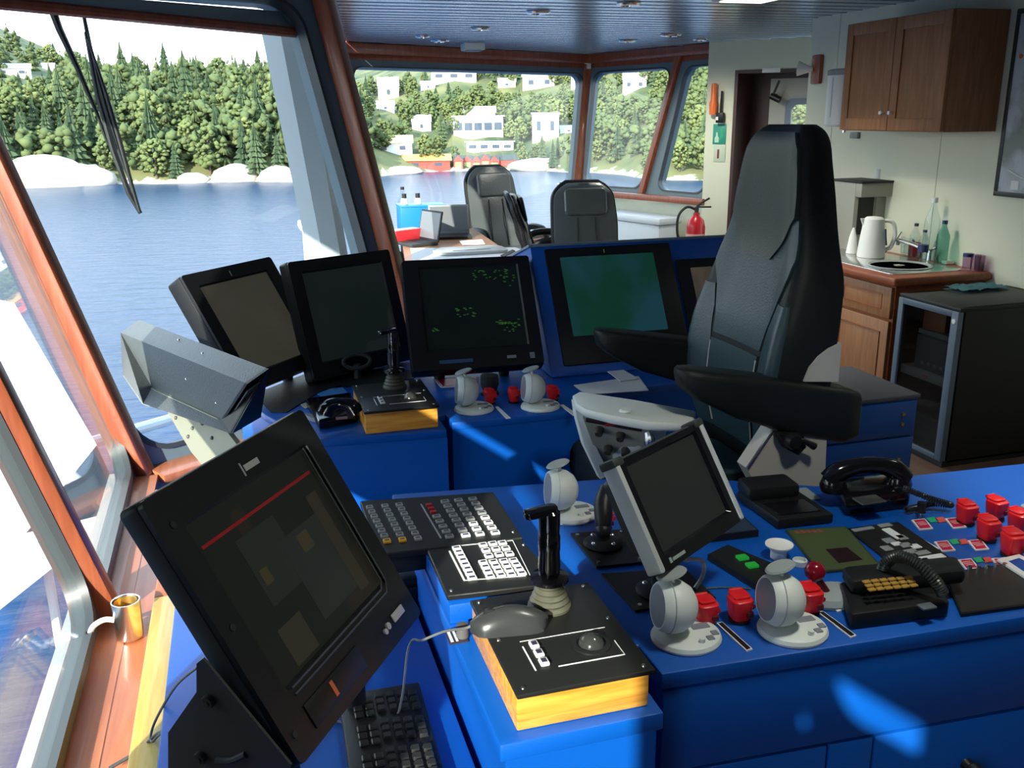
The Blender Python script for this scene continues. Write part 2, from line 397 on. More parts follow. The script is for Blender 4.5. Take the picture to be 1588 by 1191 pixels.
# front sill: dark back strip against the glass, then the sunlit board with a rounded nose
struct('trim_30', B().box(-0.40, -0.325, -2.4, 2.98, 0.585, 0.60), SILLW)
sb = B().prism([(-0.40, 0.56), (-0.275, 0.56), (-0.265, 0.575), (-0.275, 0.592), (-0.40, 0.598)], -2.4, 2.85, Matrix(((1, 0, 0, 0), (0, 0, 1, 0), (0, 1, 0, 0.004), (0, 0, 0, 1))))
struct('trim_31', sb, SILLW)
a_, c_ = sl('P', .6), sl('D', .6)
rail(a_ + Vector((.06, -.03, -.01)), c_ + Vector((.03, -.05, -.01)), .06, .015, SILLW, 'trim_32')
# floor and ceiling follow the room outline
outline = [(-0.5, -2.4), (-0.5, 3.15), (0.6, 3.8), (1.3, 8.3), (3.5, 9.75), (4.3, 7.9), (5.6, 7.9), (5.6, -2.4)]
struct('floor', B().prism(outline, -0.05, 0.0), FLOORM)
cm = mat('ceiling_slats', (0.46, 0.55, 0.66), 0.24, metal=0.7, spec=0.6)
n, l = cm.node_tree.nodes, cm.node_tree.links
t = n.new('ShaderNodeTexCoord'); wv = n.new('ShaderNodeTexWave'); wv.bands_direction = 'Y'; wv.inputs['Scale'].default_value = 3.2; wv.wave_profile = 'SAW'
bp = n.new('ShaderNodeBump'); bp.inputs['Strength'].default_value = 0.03; bp.inputs['Distance'].default_value = 0.004
l.new(t.outputs['Object'], wv.inputs['Vector']); l.new(wv.outputs['Fac'], bp.inputs['Height']); pass
ceil_out = [(-0.95, -2.4), (-0.95, 3.3), (0.32, 3.95), (1.02, 8.5), (3.72, 10.0), (4.45, 7.9), (5.6, 7.9), (5.6, -2.4)]
cb = B().prism(ceil_out, CEIL, CEIL + 0.05)
yy = -2.3
while yy < 9.9:                                    # the joints between the slats stand as fine ribs
    x0 = -0.9 if yy < 3.2 else (0.2 if yy < 3.9 else 0.4 + (yy - 4) * .14)
    if yy > 8.4: x0 = 1.05 + (yy - 8.4) * 1.75
    x1 = 5.5 if yy < 7.9 else 4.4 - (yy - 7.9) * .33
    if x1 > x0: cb.box(x0, x1, yy, yy + 0.012, CEIL - 0.003, CEIL + 0.001)
    yy += 0.16
struct('ceiling', cb, cm)
# aft wall: galley wall with a large window behind the picture's right edge, step back, door wall
wall = B()
wall.box(3.9, 4.0, 2.6, 5.84, 0, CEIL)
wall.box(3.9, 4.0, -2.4, 2.6, 0, CEIL)
for y in (3.35, 4.55, 5.6): wall.box(3.897, 3.9, y, y + 0.006, 0, CEIL)
struct('wall_galley', wall, WALLP)
bw = B().box(-0.95, 4.0, -2.5, -2.4, 0, CEIL)
struct('wall_back', bw, WALLD)
struct('wall_step', B().box(3.9, 5.5, 5.84, 5.92, 0, CEIL), WALLP)
DA, DB = Vector((4.257, 8.014, 0)), Vector((4.863, 7.348, 0))
du = (DB - DA).normalized(); DM = Matrix(((du.x, -du.y, 0, DA.x), (du.y, du.x, 0, DA.y), (0, 0, 1, 0), (0, 0, 0, 1)))
def onwall(x, y):
    """sight line on the door wall, in that wall's own metres (along, height)"""
    r = ray(x, y); nn = Vector((-du.y, du.x, 0)); k = (DA - CAMP).dot(nn) / r.dot(nn); p = CAMP + r * k
    return (p - DA).dot(du), p.z
d0, dz = onwall(1141, 109)
d1 = d0 + 0.86
dw = B(); dw.box(-0.03, d0, 0, 0.10, 0, CEIL); dw.box(d1, 2.2, 0, 0.10, 0, CEIL); dw.box(d0, d1, 0, 0.10, dz, CEIL)
dwo = struct('wall_door', dw, WALLP); dwo.matrix_world = DM
db = B(); db.box(d0, d0 + 0.03, -0.015, 0.34, 0, dz); db.box(d0 + 0.03, d1 - 0.03, -0.015, 0.10, dz - 0.03, dz); db.box(d1 - 0.03, d1, -0.015, 0.34, 0, dz); db.box(d0 + .03, d1 - .03, .10, .34, dz - .03, dz)
dfo = struct('trim_40', db, mat('dark_mahogany', (0.05, 0.018, 0.014), 0.45)); dfo.matrix_world = DM
vb = B().box(d0 + .03, d0 + .25, .42, .44, 0, dz).box(d0 + .25, d1 + .6, .42, .44, dz - .10, dz + .02).box(d0, d0 + .03, .34, .44, 0, dz).box(d0, d1 + .6, .10, .44, dz, dz + .03)
vbo = struct('trim_41', vb, bpy.data.materials['dark_mahogany']); vbo.matrix_world = DM
# the outer steel door with a rounded port
dp = B(); WH = mat('door_enamel', (0.50, 0.52, 0.46), 0.45)
o0, o1 = d0 + 0.22, d1 + 0.45
cs = [DM @ Vector((u, 0.36, v)) for u, v in ((o0, 0.05), (o1, 0.05), (o1, dz - 0.07), (o0, dz - 0.07))]
uw, vz0 = onwall(1205, 162); _, vz1 = onwall(1205, 320)
rb, lp, dn = frame_ring(cs, (max(uw - o0 + .03, .1), 0.10, max(vz1, .6), dz - .07 - vz0), 0.06, 0.05)
door = struct('door_1', rb, WH)
g = B(); cen = sum(lp, Vector()) / len(lp); bigl = [cen + (p - cen) * 1.13 for p in lp]
co = [p - dn * 0.012 for p in bigl] + [p - dn * 0.012 for p in lp] + [p + dn * .02 for p in lp] + [p + dn * .02 for p in bigl]; N = len(lp); F = []
for i in range(N):
    j = (i + 1) % N
    for q in range(4): F.append((q * N + i, q * N + j, ((q + 1) % 4) * N + j, ((q + 1) % 4) * N + i))
obj('port_frame', g.add(co, F), mat('port_frame_blue', (0.16, 0.22, 0.30), 0.35), door)
obj('pane', B().loft([[p + dn * 0.02 for p in lp], [p + dn * 0.028 for p in lp]]), GLASS, door)
hu, hz = onwall(1186, 148)
hd = B(); hp = DM @ Vector((hu, 0.34, hz)); hd.cyl(hp, hp - Vector((-du.y, du.x, 0)) * 0.10, 0.02); q = hp - Vector((-du.y, du.x, 0)) * 0.09
hd.cyl(q - du * 0.02 + Vector((0, 0, .0)), q + du * 0.07 - Vector((0, 0, .04)), 0.028); hd.cyl(q, q + du * 0.05 + Vector((0, 0, 0.13)), 0.011)
obj('handle', hd, mat('dark_bronze', (.05, .05, .045), .4, .6), door)
# ------------------------------------------------------------------ outside of the ship
fin = B(); f0, f1 = P_['D'][0], P_['D'][1]
def finpt(k, z): return Vector((k[0], k[1], z))
o_t, i_t, o_b, i_b = py(412, 82, 4.02), py(470, 60, 3.96), py(478, 400, 4.02), py(528, 398, 3.94)
back = Vector((0.06, 0.30, 0))
q = lambda lo, hi, z: lo + (hi - lo) * ((z - lo.z) / (hi.z - lo.z))
rings = []
for z in (-0.4, 0.5, 1.2, 1.9, 2.02):
    a, c = q(o_b, o_t, z), q(i_b, i_t, z); m_ = a.lerp(c, 0.45)
    rings.append([a + back * .5, a, m_ + Vector((0.0, -0.03, 0)), c, c + back, a + back])
a_, c_ = q(o_b, o_t, 2.02), q(i_b, i_t, 2.09)
tag(obj('window_fin', fin.loft(rings), mat('fin_grey_paint', (0.42, 0.46, 0.46), 0.4)), 'pale grey steel fin standing outside the corner of the large bow window', 'fin')
bx0, bx1, bzt = py(474, 395, 5.1), py(540, 395, 5.1), py(500, 345, 5.1)
blw = B().box(bx0.x, bx1.x - .12, 5.1, 5.25, -2.0, bzt.z - .04, 0.01); blw.box(bx0.x - .02, bx1.x - .1, 5.07, 5.28, bzt.z - .04, bzt.z, 0.01)
tag(obj('bulwark', blw, SHIPW), 'white steel bulwark outside, just behind the grey window fin', 'bulwark')
e0, e1, e2 = py(22, 470, 4.1), py(150, 690, 4.0), py(196, 790, 3.95)
wb = B(); wb.loft([[p, p + Vector((-.9, 0, -1.0 if k < 2 else -.12)), p + Vector((-.9, .6, -1.0 if k < 2 else -.12)), p + Vector((-.45, .6, 0))] for k, p in enumerate((e0, e1, e2, e2 + Vector((.01, 0, -.05))))])
tag(obj('deckhouse', wb, SHIPW), 'bright white deckhouse side outside the left side window', 'deckhouse')
r0, r1 = py(176, 676, 4.6), py(300, 640, 4.9)
rl = B(); rl.tube([r0 - (r1 - r0) * 1.5, r0, r1, r1 + (r1 - r0) * 1.2], 0.028, 10)
for k in (-0.9, 1.6): 
    p = r0 + (r1 - r0) * k; rl.tube([p, p - Vector((0, 0, 1.4))], 0.022, 8)
tag(obj('deck_railing', rl, SHIPW), 'white tube railing outside below the bow window', 'railing')
# wipers outside the bow window
_, wc, wnm = wins['PD']
def onwin(x, y, off):
    r = ray(x, y); k = (wc[0] + wnm * off - CAMP).dot(wnm) / r.dot(wnm); return CAMP + r * k
wp = thing('window_wiper', 'black wiper hanging down outside the bow window from the top rail', 'wiper', onwin(110, 5, .14))
inv = lambda p: p - wp.location
ar = B(); ar.tube([inv(onwin(*p, .15)) for p in ((76, 2), (92, 45), (120, 105), (150, 175), (168, 225))], [.014, .012, .009, .006, .005], 8); obj('arm', ar, BLACK, wp)
ar = B(); ar.tube([inv(onwin(*p, .17)) for p in ((128, 14), (141, 80), (165, 170), (190, 250), (204, 282))], [.006, .008, .009, .009, .006], 8); obj('arm', ar, BLACK, wp)
bl = B()
bl.tube([inv(onwin(*p, .13)) for p in ((133, 50), (152, 150), (176, 235), (200, 300), (218, 331))], [.006, .009, .010, .009, .007], 8)
bl.tube([inv(onwin(*p, .11)) for p in ((136, 60), (166, 150), (186, 220), (205, 290), (217, 329))], [.004, .006, .008, .007, .005], 8); obj('blade', bl, BLACKM, wp)
hbk = B(); [hbk.cyl(inv(onwin(x, 2, .10)), inv(onwin(x, 2, .2)), .03) for x in (78, 128)]; obj('hub', hbk, BLACK, wp)
# grey roller blind with a wooden bottom rail behind the top of the bow window
bt0, bt1 = onwin(-30, -20, -0.03), onwin(478, 22, -0.03); bb0, bb1 = onwin(-30, 2, -0.03), onwin(474, 52, -0.03)
rbn = thing('roller_blind', 'grey roller blind with brown bottom rail at the top of the bow window', 'blind', bt1)
iv = lambda p: p - bt1
s_ = B(); s_.add([iv(bt0), iv(bt1), iv(bb1), iv(bb0)] + [iv(p) - wnm * .006 for p in (bt0, bt1, bb1, bb0)], [(0, 1, 2, 3), (7, 6, 5, 4), (0, 4, 5, 1), (1, 5, 6, 2), (2, 6, 7, 3), (3, 7, 4, 0)])
obj('screen_cloth', s_, mat('blind_cloth', (.22, .27, .28), .6), rbn)
obj('bottom_rail', B().tube([iv(bb0) , iv(bb1)], .02, 10), MAHOG, rbn)
# added blinds on the unseen side windows, placed to shape the sun patches
for a, c, zl, lab in (('F2', 'F3', 1.79, 'added grey sun-blocking blind over the side window behind the camera'), ('F3', 'F4', 1.755, 'added grey sun-blocking blind above the board beside the camera'), ('F4', 'F5', 1.26, 'added grey sun-blocking blind over the side window nearest the big monitor')):
    t0, t1, l0, l1 = ext(*P_[a], 2.08), ext(*P_[c], 2.08), ext(*P_[a], zl), ext(*P_[c], zl); dy = Vector((.012, .035, 0)); dz_ = Vector((.012, -.035, 0))
    q4 = [t0 + dy, t1 + dz_, l1 + dz_, l0 + dy]; o = thing('roller_blind', lab, 'blind', t0)
    b = B(); b.add([p - t0 for p in q4] + [p - t0 + Vector((.005, 0, .001)) for p in q4], [(0, 1, 2, 3), (7, 6, 5, 4), (0, 4, 5, 1), (1, 5, 6, 2), (2, 6, 7, 3), (3, 7, 4, 0)]); obj('screen_cloth', b, bpy.data.materials['blind_cloth'], o)
    obj('bottom_rail', B().tube([q4[3] - t0, q4[2] - t0], .012, 8), MAHOG, o)
# added board blocking the low sun, leaving a slash on the far console
b0_, b1_, t0_, t1_ = ext(*P_['F3'], .63), ext(*P_['F4'], .63), ext(*P_['F3'], 1.69), ext(*P_['F4'], 1.69); o = thing('sun_blocker', 'added grey sun-blocking board in the side window beside the camera', 'shade', b0_)
q4 = [b0_ + Vector((.02, .04, 0)), b1_ + Vector((.02, -.04, 0)), t1_ + Vector((.02, -.04, 0)), t0_ + Vector((.02, .04, 0))]; bb_ = B().loft([[p - b0_ for p in q4], [p - b0_ + Vector((.008, 0, .002)) for p in q4]]); obj('board', bb_, bpy.data.materials['blind_cloth'], o)
# water, land
wat = bpy.data.materials.new('fjord_water'); wat.use_nodes = True
n, l = wat.node_tree.nodes, wat.node_tree.links; p = n['Principled BSDF']
p.inputs['Base Color'].default_value = (0.006, 0.034, 0.085, 1); p.inputs['Roughness'].default_value = 0.28; p.inputs['Specular IOR Level'].default_value = 0.12
t = n.new('ShaderNodeTexCoord'); mp = n.new('ShaderNodeMapping'); mp.inputs['Scale'].default_value = (0.35, 1.0, 1); nz = n.new('ShaderNodeTexNoise'); nz.inputs['Scale'].default_value = 0.9; nz.inputs['Detail'].default_value = 6
bp = n.new('ShaderNodeBump'); bp.inputs['Strength'].default_value = 0.7; bp.inputs['Distance'].default_value = 0.25
l.new(t.outputs['Object'], mp.inputs[0]); l.new(mp.outputs[0], nz.inputs['Vector']); l.new(nz.outputs['Fac'], bp.inputs['Height']); l.new(bp.outputs[0], p.inputs['Normal'])
struct('water', B().box(-700, 900, -300, 900, -12, -10), wat)
def shore(az):   # distance of the waterline by bearing (degrees right of +Y)
    pts = [(-80, 120), (-30, 175), (-11, 193), (0, 186), (5, 180), (12, 205), (16, 208), (21, 196), (26, 172), (35, 170), (60, 170), (100, 150)]
    for (a, da), (b, dbb) in zip(pts, pts[1:]):
        if a <= az <= b:
            k = (az - a) / (b - a); k = k * k * (3 - 2 * k); return da + (dbb - da) * k
    return 170
def land(az, r):
    d = r - shore(az) - 3.0 * noise.noise(Vector((az * .9, 0, 3))); s = min(max((az - 4) / 9, 0), 1); s = s * s * (3 - 2 * s)
    far = min(max((-6 - az) / 8, 0), 1)
    left = 13 * (1 - math.exp(-max(d, 0) / 22)) + 0.05 * max(d, 0) + far * 0.10 * max(d - 40, 0)
    right = 3.2 * (1 - math.exp(-max(d, 0) / 5)) + 0.185 * (.42 + .58 * min(max((az - 5.5) / 7, 0), 1)) * max(d - 6, 0) + 4 * (1 - math.exp(-max(d - 60, 0) / 25))
    z = left * (1 - s) + right * s
    if d < 0: z = d * 0.3
    nn = noise.noise(Vector((r * .03 * math.sin(math.radians(az)), r * .03 * math.cos(math.radians(az)), 0))) * 3 + noise.noise(Vector((r * .12 * math.sin(math.radians(az)), r * .12 * math.cos(math.radians(az)), 5))) * 1.0
    return -10 + z + nn * min(max(d, 0) / 15, 1)
lm = bpy.data.materials.new('hillside'); lm.use_nodes = True
n, l = lm.node_tree.nodes, lm.node_tree.links; p = n['Principled BSDF']; p.inputs['Roughness'].default_value = 0.9
t = n.new('ShaderNodeTexCoord'); sx = n.new('ShaderNodeSeparateXYZ'); l.new(t.outputs['Object'], sx.inputs[0])
nz = n.new('ShaderNodeTexNoise'); nz.inputs['Scale'].default_value = 0.08; nz.inputs['Detail'].default_value = 8; l.new(t.outputs['Object'], nz.inputs['Vector'])
gr = n.new('ShaderNodeValToRGB'); gr.color_ramp.elements[0].position = .35; gr.color_ramp.elements[0].color = (.035, .06, .018, 1); gr.color_ramp.elements[1].position = .62; gr.color_ramp.elements[1].color = (.15, .15, .055, 1)
l.new(nz.outputs['Fac'], gr.inputs[0])
nr = n.new('ShaderNodeTexNoise'); nr.inputs['Scale'].default_value = 0.35; nr.inputs['Detail'].default_value = 6; l.new(t.outputs['Object'], nr.inputs['Vector'])
ad = n.new('ShaderNodeMath'); ad.operation = 'MULTIPLY_ADD'; ad.inputs[1].default_value = 5.0; l.new(nr.outputs['Fac'], ad.inputs[0]); l.new(sx.outputs['Z'], ad.inputs[2])
rk = n.new('ShaderNodeMapRange'); rk.inputs['From Min'].default_value = -7.2; rk.inputs['From Max'].default_value = -6.8; l.new(ad.outputs[0], rk.inputs['Value'])
mx = n.new('ShaderNodeMix'); mx.data_type = 'RGBA'; mx.inputs[6].default_value = (.42, .38, .32, 1); l.new(rk.outputs[0], mx.inputs[0]); l.new(gr.outputs[0], mx.inputs[7]); l.new(mx.outputs[2], p.inputs['Base Color'])
tb = B(); AZ = [-62 + i * 1.0 for i in range(150)]; RR = [100 + 5 * i for i in range(44)] + [330 + 14 * i for i in range(26)]
co = [(r * math.sin(math.radians(a)), r * math.cos(math.radians(a)), land(a, r)) for a in AZ for r in RR]; nR = len(RR)
F = [(i * nR + k, i * nR + k + 1, (i + 1) * nR + k + 1, (i + 1) * nR + k) for i in range(len(AZ) - 1) for k in range(nR - 1)]
struct('hills', tb.add(co, F), lm, None, 180)
def ground(x, y):
    """where a sight line meets the far shore"""
    d = ray(x, y).normalized(); h = math.hypot(d.x, d.y); r = 140.0; az = math.degrees(math.atan2(d.x, d.y))
    while r < 620:
        z = CAMP.z + d.z / h * r
        if z <= land(az, r) and land(az, r) > -9.9: return Vector((math.sin(math.radians(az)) * r, math.cos(math.radians(az)) * r, land(az, r)))
        r += 1.0
    return None
RN = random.Random(7)
def leafmat(nm, a, b):
    m = bpy.data.materials.new(nm); m.use_nodes = True
    n, l = m.node_tree.nodes, m.node_tree.links; p = n['Principled BSDF']; p.inputs['Roughness'].default_value = .85; p.inputs['Specular IOR Level'].default_value = .15
    oi = n.new('ShaderNodeObjectInfo'); t = n.new('ShaderNodeTexCoord'); z = n.new('ShaderNodeTexNoise'); z.inputs['Scale'].default_value = 1.1; z.inputs['Detail'].default_value = 8; z.inputs['Roughness'].default_value = .75
    ad = n.new('ShaderNodeMath'); ad.operation = 'MULTIPLY_ADD'; ad.inputs[1].default_value = .45; l.new(t.outputs['Object'], z.inputs['Vector']); l.new(oi.outputs['Random'], ad.inputs[0])
    m2 = n.new('ShaderNodeMath'); m2.operation = 'MULTIPLY'; m2.inputs[1].default_value = 1.0; m3 = n.new('ShaderNodeMath'); m3.operation = 'ADD'; m3.inputs[1].default_value = -.22; l.new(z.outputs['Fac'], m2.inputs[0]); l.new(m2.outputs[0], m3.inputs[0]); l.new(m3.outputs[0], ad.inputs[2])
    c = n.new('ShaderNodeValToRGB'); c.color_ramp.elements[0].color = (*a, 1); c.color_ramp.elements[1].color = (*b, 1); l.new(ad.outputs[0], c.inputs[0]); l.new(c.outputs[0], p.inputs['Base Color'])
    return m
LEAF = leafmat('broadleaf_green', (.045, .075, .03), (.175, .20, .07)); NEED = leafmat('needle_green', (.028, .055, .03), (.085, .115, .055)); BARK = mat('bark', (.10, .075, .055), .9)
def broad(h, rnd, nc=120, sub=1):
    b = B()
    for k in range(nc):
        a, v = rnd.random() * 6.283, rnd.random(); rr = h * .34 * math.sin(math.pi * (0.15 + 0.8 * v)) * (0.35 + .65 * rnd.random())
        s = h * (.036 + .040 * rnd.random()) * (1.7 if nc < 30 else 1); b.ico((rr * math.cos(a), rr * math.sin(a), h * (.16 + .78 * v)), (s, s, s * .85), sub, .38, rnd)
    return b
def conif(h, rnd, nt=9):
    b = B()
    for k in range(nt):
        v = k / (nt - 1); z0 = h * (.10 + .80 * v); R_ = h * .20 * (1 - v) ** .8 + h * .02; n_ = 11
        pts = [(R_ * (1 if i % 2 else .55) * (0.75 + .5 * rnd.random()) * math.cos(6.283 * i / (2 * n_)), R_ * (1 if i % 2 else .55) * (0.75 + .5 * rnd.random()) * math.sin(6.283 * i / (2 * n_)), z0 - h * .03 * rnd.random()) for i in range(2 * n_)]
        top = (0, 0, z0 + h * .17); b.add(pts + [top, (0, 0, z0 - h * .01)], [(i, (i + 1) % (2 * n_), 2 * n_) for i in range(2 * n_)] + [((i + 1) % (2 * n_), i, 2 * n_ + 1) for i in range(2 * n_)])
    return b
protos = []
for k in range(5):
    t_ = thing('broadleaf_tree', 'x', 'tree'); obj('crown', broad(9, RN), LEAF, t_, 180); obj('trunk', B().cyl((0, 0, -1), (0, 0, 6), .22, .1, 7), BARK, t_); protos.append(('b', t_))
for k in range(4):
    t_ = thing('conifer_tree', 'x', 'tree'); obj('crown', conif(11, RN), NEED, t_, 0); obj('trunk', B().cyl((0, 0, -1), (0, 0, 8), .2, .06, 7), BARK, t_); protos.append(('c', t_))
# houses first, so that the trees can leave their fronts open
HOUSES = []
WALLW = mat('house_white', (.88, .88, .86), .6); ROOFG = mat('roof_grey', (.45, .44, .42), .7); ROOFO = mat('roof_orange', (.72, .36, .10), .7); REDW = mat('boathouse_red', (.50, .05, .035), .7); DOORG = mat('boathouse_green', (.25, .42, .10), .6); ROOFD = mat('roof_dark', (.05, .06, .055), .7); PANEH = mat('house_window', (.05, .07, .10), .2)
def house(x, y, wpx, hpx, lab, wallm=WALLW, roofm=ROOFG, rot=0.0, deep=0.8, flat=False, nwin=2, cat='house', name='house'):
    g = ground(x, y)
    if g is None: return
    r = (g - CAMP).length; w, h = wpx * r / 1430, hpx * r / 1430; d = w * deep; rf = h * .38 if not flat else h * .06; wh = h - rf
    az = -math.atan2(g.x, g.y)
    o = thing(name, lab, cat, (g.x, g.y, g.z - .3), az + rot)
    obj('wall', B().box(-w / 2, w / 2, 0, d, -3, wh), wallm, o)
    e = w * .04
    if flat: obj('roof', B().box(-w / 2 - e, w / 2 + e, -e, d + e, wh, wh + rf), roofm, o)
    else:
        rb_ = B(); rb_.add([(-w / 2 - e, -e, wh - .1), (w / 2 + e, -e, wh - .1), (w / 2 + e, d + e, wh - .1), (-w / 2 - e, d + e, wh - .1), (-w / 2 - e, d / 2, wh + rf), (w / 2 + e, d / 2, wh + rf)], [(0, 1, 5, 4), (2, 3, 4, 5), (0, 4, 3), (1, 2, 5), (0, 3, 2, 1)]); obj('roof', rb_, roofm, o)
    for k in range(nwin):
        cx = -w / 2 + w * (k + .5) / nwin; obj('window', B().box(cx - w * .08, cx + w * .08, -.06, .05, wh * .4, wh * .75), PANEH, o)
    HOUSES.append((x, y, wpx, hpx)); return o
house(603, 156, 30, 34, 'small white gabled house high on the hill, upper left in the end window', nwin=1)
house(598, 172, 26, 16, 'low white house directly below the small gabled one on the hill', nwin=1)
house(664, 138, 22, 13, 'tiny white cottage between two dark trees on the upper slope', nwin=1)
house(704, 126, 66, 24, 'long white house near the top of the hill', nwin=3, deep=.4)
house(786, 136, 26, 15, 'low tan house left of the big white house on the hill', wallm=mat('house_tan', (.62, .52, .42), .7), nwin=1)
house(836, 138, 48, 30, 'big white house on the upper right of the hill', nwin=2)
house(893, 140, 14, 24, 'narrow white house at the right edge of the end window', nwin=1)
house(654, 204, 28, 26, 'white cottage half way up the slope among trees', nwin=1)
house(742, 215, 74, 34, 'long white building in the middle of the village', flat=True, nwin=5, deep=.4)
house(744, 190, 46, 24, 'white gabled house behind the long village building', nwin=2)
house(846, 218, 40, 42, 'tall white block with flat roof right of the village', flat=True, nwin=2)
house(882, 206, 26, 12, 'low white bungalow beside the tall white block', nwin=1)
house(760, 236, 70, 16, 'low white quay building above the boathouses', flat=True, nwin=4, deep=.3)
house(610, 238, 56, 28, 'white house with pale yellow roof left of the boathouses', roofm=mat('roof_yellow', (.85, .62, .30), .7), nwin=2)
house(20, 118, 44, 18, 'white farmhouse on the far left hill', nwin=2)
house(76, 108, 16, 10, 'small white shed right of the far left farmhouse', nwin=1)
house(214, 116, 14, 8, 'small white cabin among treetops left of the wiper', nwin=1)
house(984, 140, 34, 26, 'white house on the wooded slope in the first right-hand window', nwin=2)
house(662, 262, 70, 22, 'red boathouse with orange roof at the waterline', wallm=REDW, roofm=ROOFO, nwin=2, cat='boathouse', name='boathouse')
for k in range(5):
    o = house(711 + k * 14, 262, 14, 20, ('leftmost', 'second from left', 'middle', 'second from right', 'rightmost')[k] + ' of five joined red boathouses with green doors', wallm=REDW, roofm=ROOFD, rot=0, deep=1.4, nwin=0, cat='boathouse', name='boathouse')
    if o:
        o['group'] = 'joined red boathouses'
        d_ = [c for c in o.children if c.name.startswith('wall')][0].dimensions
        w = 14 * (o.location - CAMP).length / 1430; h = 20 * (o.location - CAMP).length / 1430
        obj('door', B().box(-w * .34, w * .34, -.08, .04, 0.1, h * .5), DOORG, o)
        rf = [c for c in o.children if c.name.startswith('roof')][0]; rf.rotation_euler = (0, 0, 0)
        gb = B(); gb.add([(-w / 2, -.05, h * .6), (w / 2, -.05, h * .6), (0, -.05, h * 1.0), (-w / 2, w * 1.2, h * .6), (w / 2, w * 1.2, h * .6), (0, w * 1.2, h * 1.0)], [(0, 1, 2), (5, 4, 3), (0, 2, 5, 3), (1, 4, 5, 2), (0, 3, 4, 1)]); obj('gable', gb, REDW, o)
house(788, 262, 34, 19, 'red boathouse with long dark roof right of the five joined ones', wallm=REDW, roofm=ROOFD, nwin=0, cat='boathouse', name='boathouse')
ROCKM = mat('shore_rock', (.44, .40, .34), .9, bump=.6, bscale=1.5, var=.2, vscale=.6)
for x, y, s, lab in ((75, 287, 9, 'broad pale rock slab at the waterline on the left'), (130, 286, 6, 'pale rounded rock right of the broad slab'), (366, 282, 4.5, 'pale boulder at the waterline below the pines'), (432, 282, 4, 'pale rock beside the grey window fin'), (300, 284, 3, 'small pale rock on the waterline left of the boulder'), (835, 262, 7, 'pale rock shelf right of the boathouses'), (620, 277, 5, 'low rock spit in front of the orange-roofed boathouse')):
    g = ground(x, y) or pz(x, y, -10)
    b = B(); rr = random.Random(int(x)); b.ico((0, 0, 0), (s, s * .6, s * (.55 if y > 279 else .25)), 3, .10, rr)
    o = obj('shore_rock', b, ROCKM, None, 70); o.location = g; tag(o, lab, 'rock')
cnt = 0; tries = 0
BL_ = 'broad-leaved tree in the wood across the water'; CL_ = 'dark conifer in the wood across the water'
placed = []
def blocked(x, y, tp):
    for hx, hy, hw, hh in HOUSES:
        if abs(x - hx) < hw / 2 + tp * .36 and y > hy - 3 and y - tp < hy - hh * .12: return True
    return False
REG = [(-40, 480, 96, 286, 150), (556, 900, 108, 268, 140), (905, 1105, 105, 284, 75), (1195, 1262, 150, 210, 6)]
first = {}
for x0, x1, y0, y1, num in REG:
    k = 0; tries = 0
    while k < num and tries < 6000:
        tries += 1; x, y = RN.uniform(x0, x1), RN.uniform(y0, y1); g = ground(x, y)
        if g is None or g.z < -9.45: continue
        r = (g - CAMP).length; sc = RN.uniform(.55, 1.15) if x < 500 else RN.uniform(.4, .85); tp = 10 * sc * 1430 / r
        if 540 < x < 690 and y - tp < 122 - (x - 556) * .16: continue
        if blocked(x, y, tp) or any((g - q).length < 3.2 for q in placed): continue
        placed.append(g); kind = 'c' if RN.random() < (.5 if x < 500 else .18) else 'b'
        pr = RN.choice([q for q in protos if q[0] == kind])[1]
        used = first.get(pr.name)
        o = pr if not used else dup(pr); first[pr.name] = True
        o.location = (g.x, g.y, g.z - .2); o.rotation_euler = (0, 0, RN.random() * 6.28); s3 = sc * RN.uniform(.9, 1.1); o.scale = (sc, sc, s3)
        o['label'] = CL_ if kind == 'c' else BL_; o['group'] = 'conifers across the water' if kind == 'c' else 'broad-leaved trees across the water'
        k += 1
# the rest of the wood, beyond counting
fb = B(); lowb = [broad(9, RN, 24, 1) for _ in range(3)]; lowc = [conif(11, RN, 5) for _ in range(2)]
data = [([v.co.copy() for v in q.bm.verts], (q.bm.verts.index_update(), [[v.index for v in f.verts] for f in q.bm.faces])[1]) for q in lowb + lowc]
CO, FA = [], []
k = 0; tries = 0
while k < 1900 and tries < 30000:
    tries += 1; az = RN.uniform(-32, 50); r = shore(az) + 3 + 270 * RN.random() ** 1.4; z = land(az, r)
    if z < -9.2: continue
    p = Vector((r * math.sin(math.radians(az)), r * math.cos(math.radians(az)), z)); d = p - CAMP; w_ = d.dot(FW); X_, Y_ = 794 + FPX * d.dot(RC) / w_, 595.5 - FPX * d.dot(UC) / w_
    sc = RN.uniform(.5, 1.0) if az < 8 else RN.uniform(.35, .75)
    if blocked(X_, Y_, 10 * sc * 1430 / r): continue
    if 540 < X_ < 690 and Y_ - 9 * sc * 1430 / r < 122 - (X_ - 556) * .16: continue
    v, f = RN.choice(data[:3] if RN.random() < (.55 if az < 8 else .85) else data[3:]); a = RN.random() * 6.28; base = len(CO); ca, sa = math.cos(a) * sc, math.sin(a) * sc
    CO += [(p.x + q.x * ca - q.y * sa, p.y + q.x * sa + q.y * ca, p.z + q.z * sc) for q in v]; FA += [[i + base for i in q] for q in f]; k += 1
me = bpy.data.meshes.new('forest'); me.from_pydata(CO, [], FA); fm = leafmat('forest_green', (.04, .068, .03), (.15, .175, .065))
fm.node_tree.nodes['Noise Texture'].inputs['Scale'].default_value = .12
for nd in fm.node_tree.nodes:
    if nd.type == 'MATH' and nd.operation == 'MULTIPLY': nd.inputs[1].default_value = 1.3
    if nd.type == 'MATH' and nd.operation == 'MULTIPLY_ADD': nd.inputs[1].default_value = 0
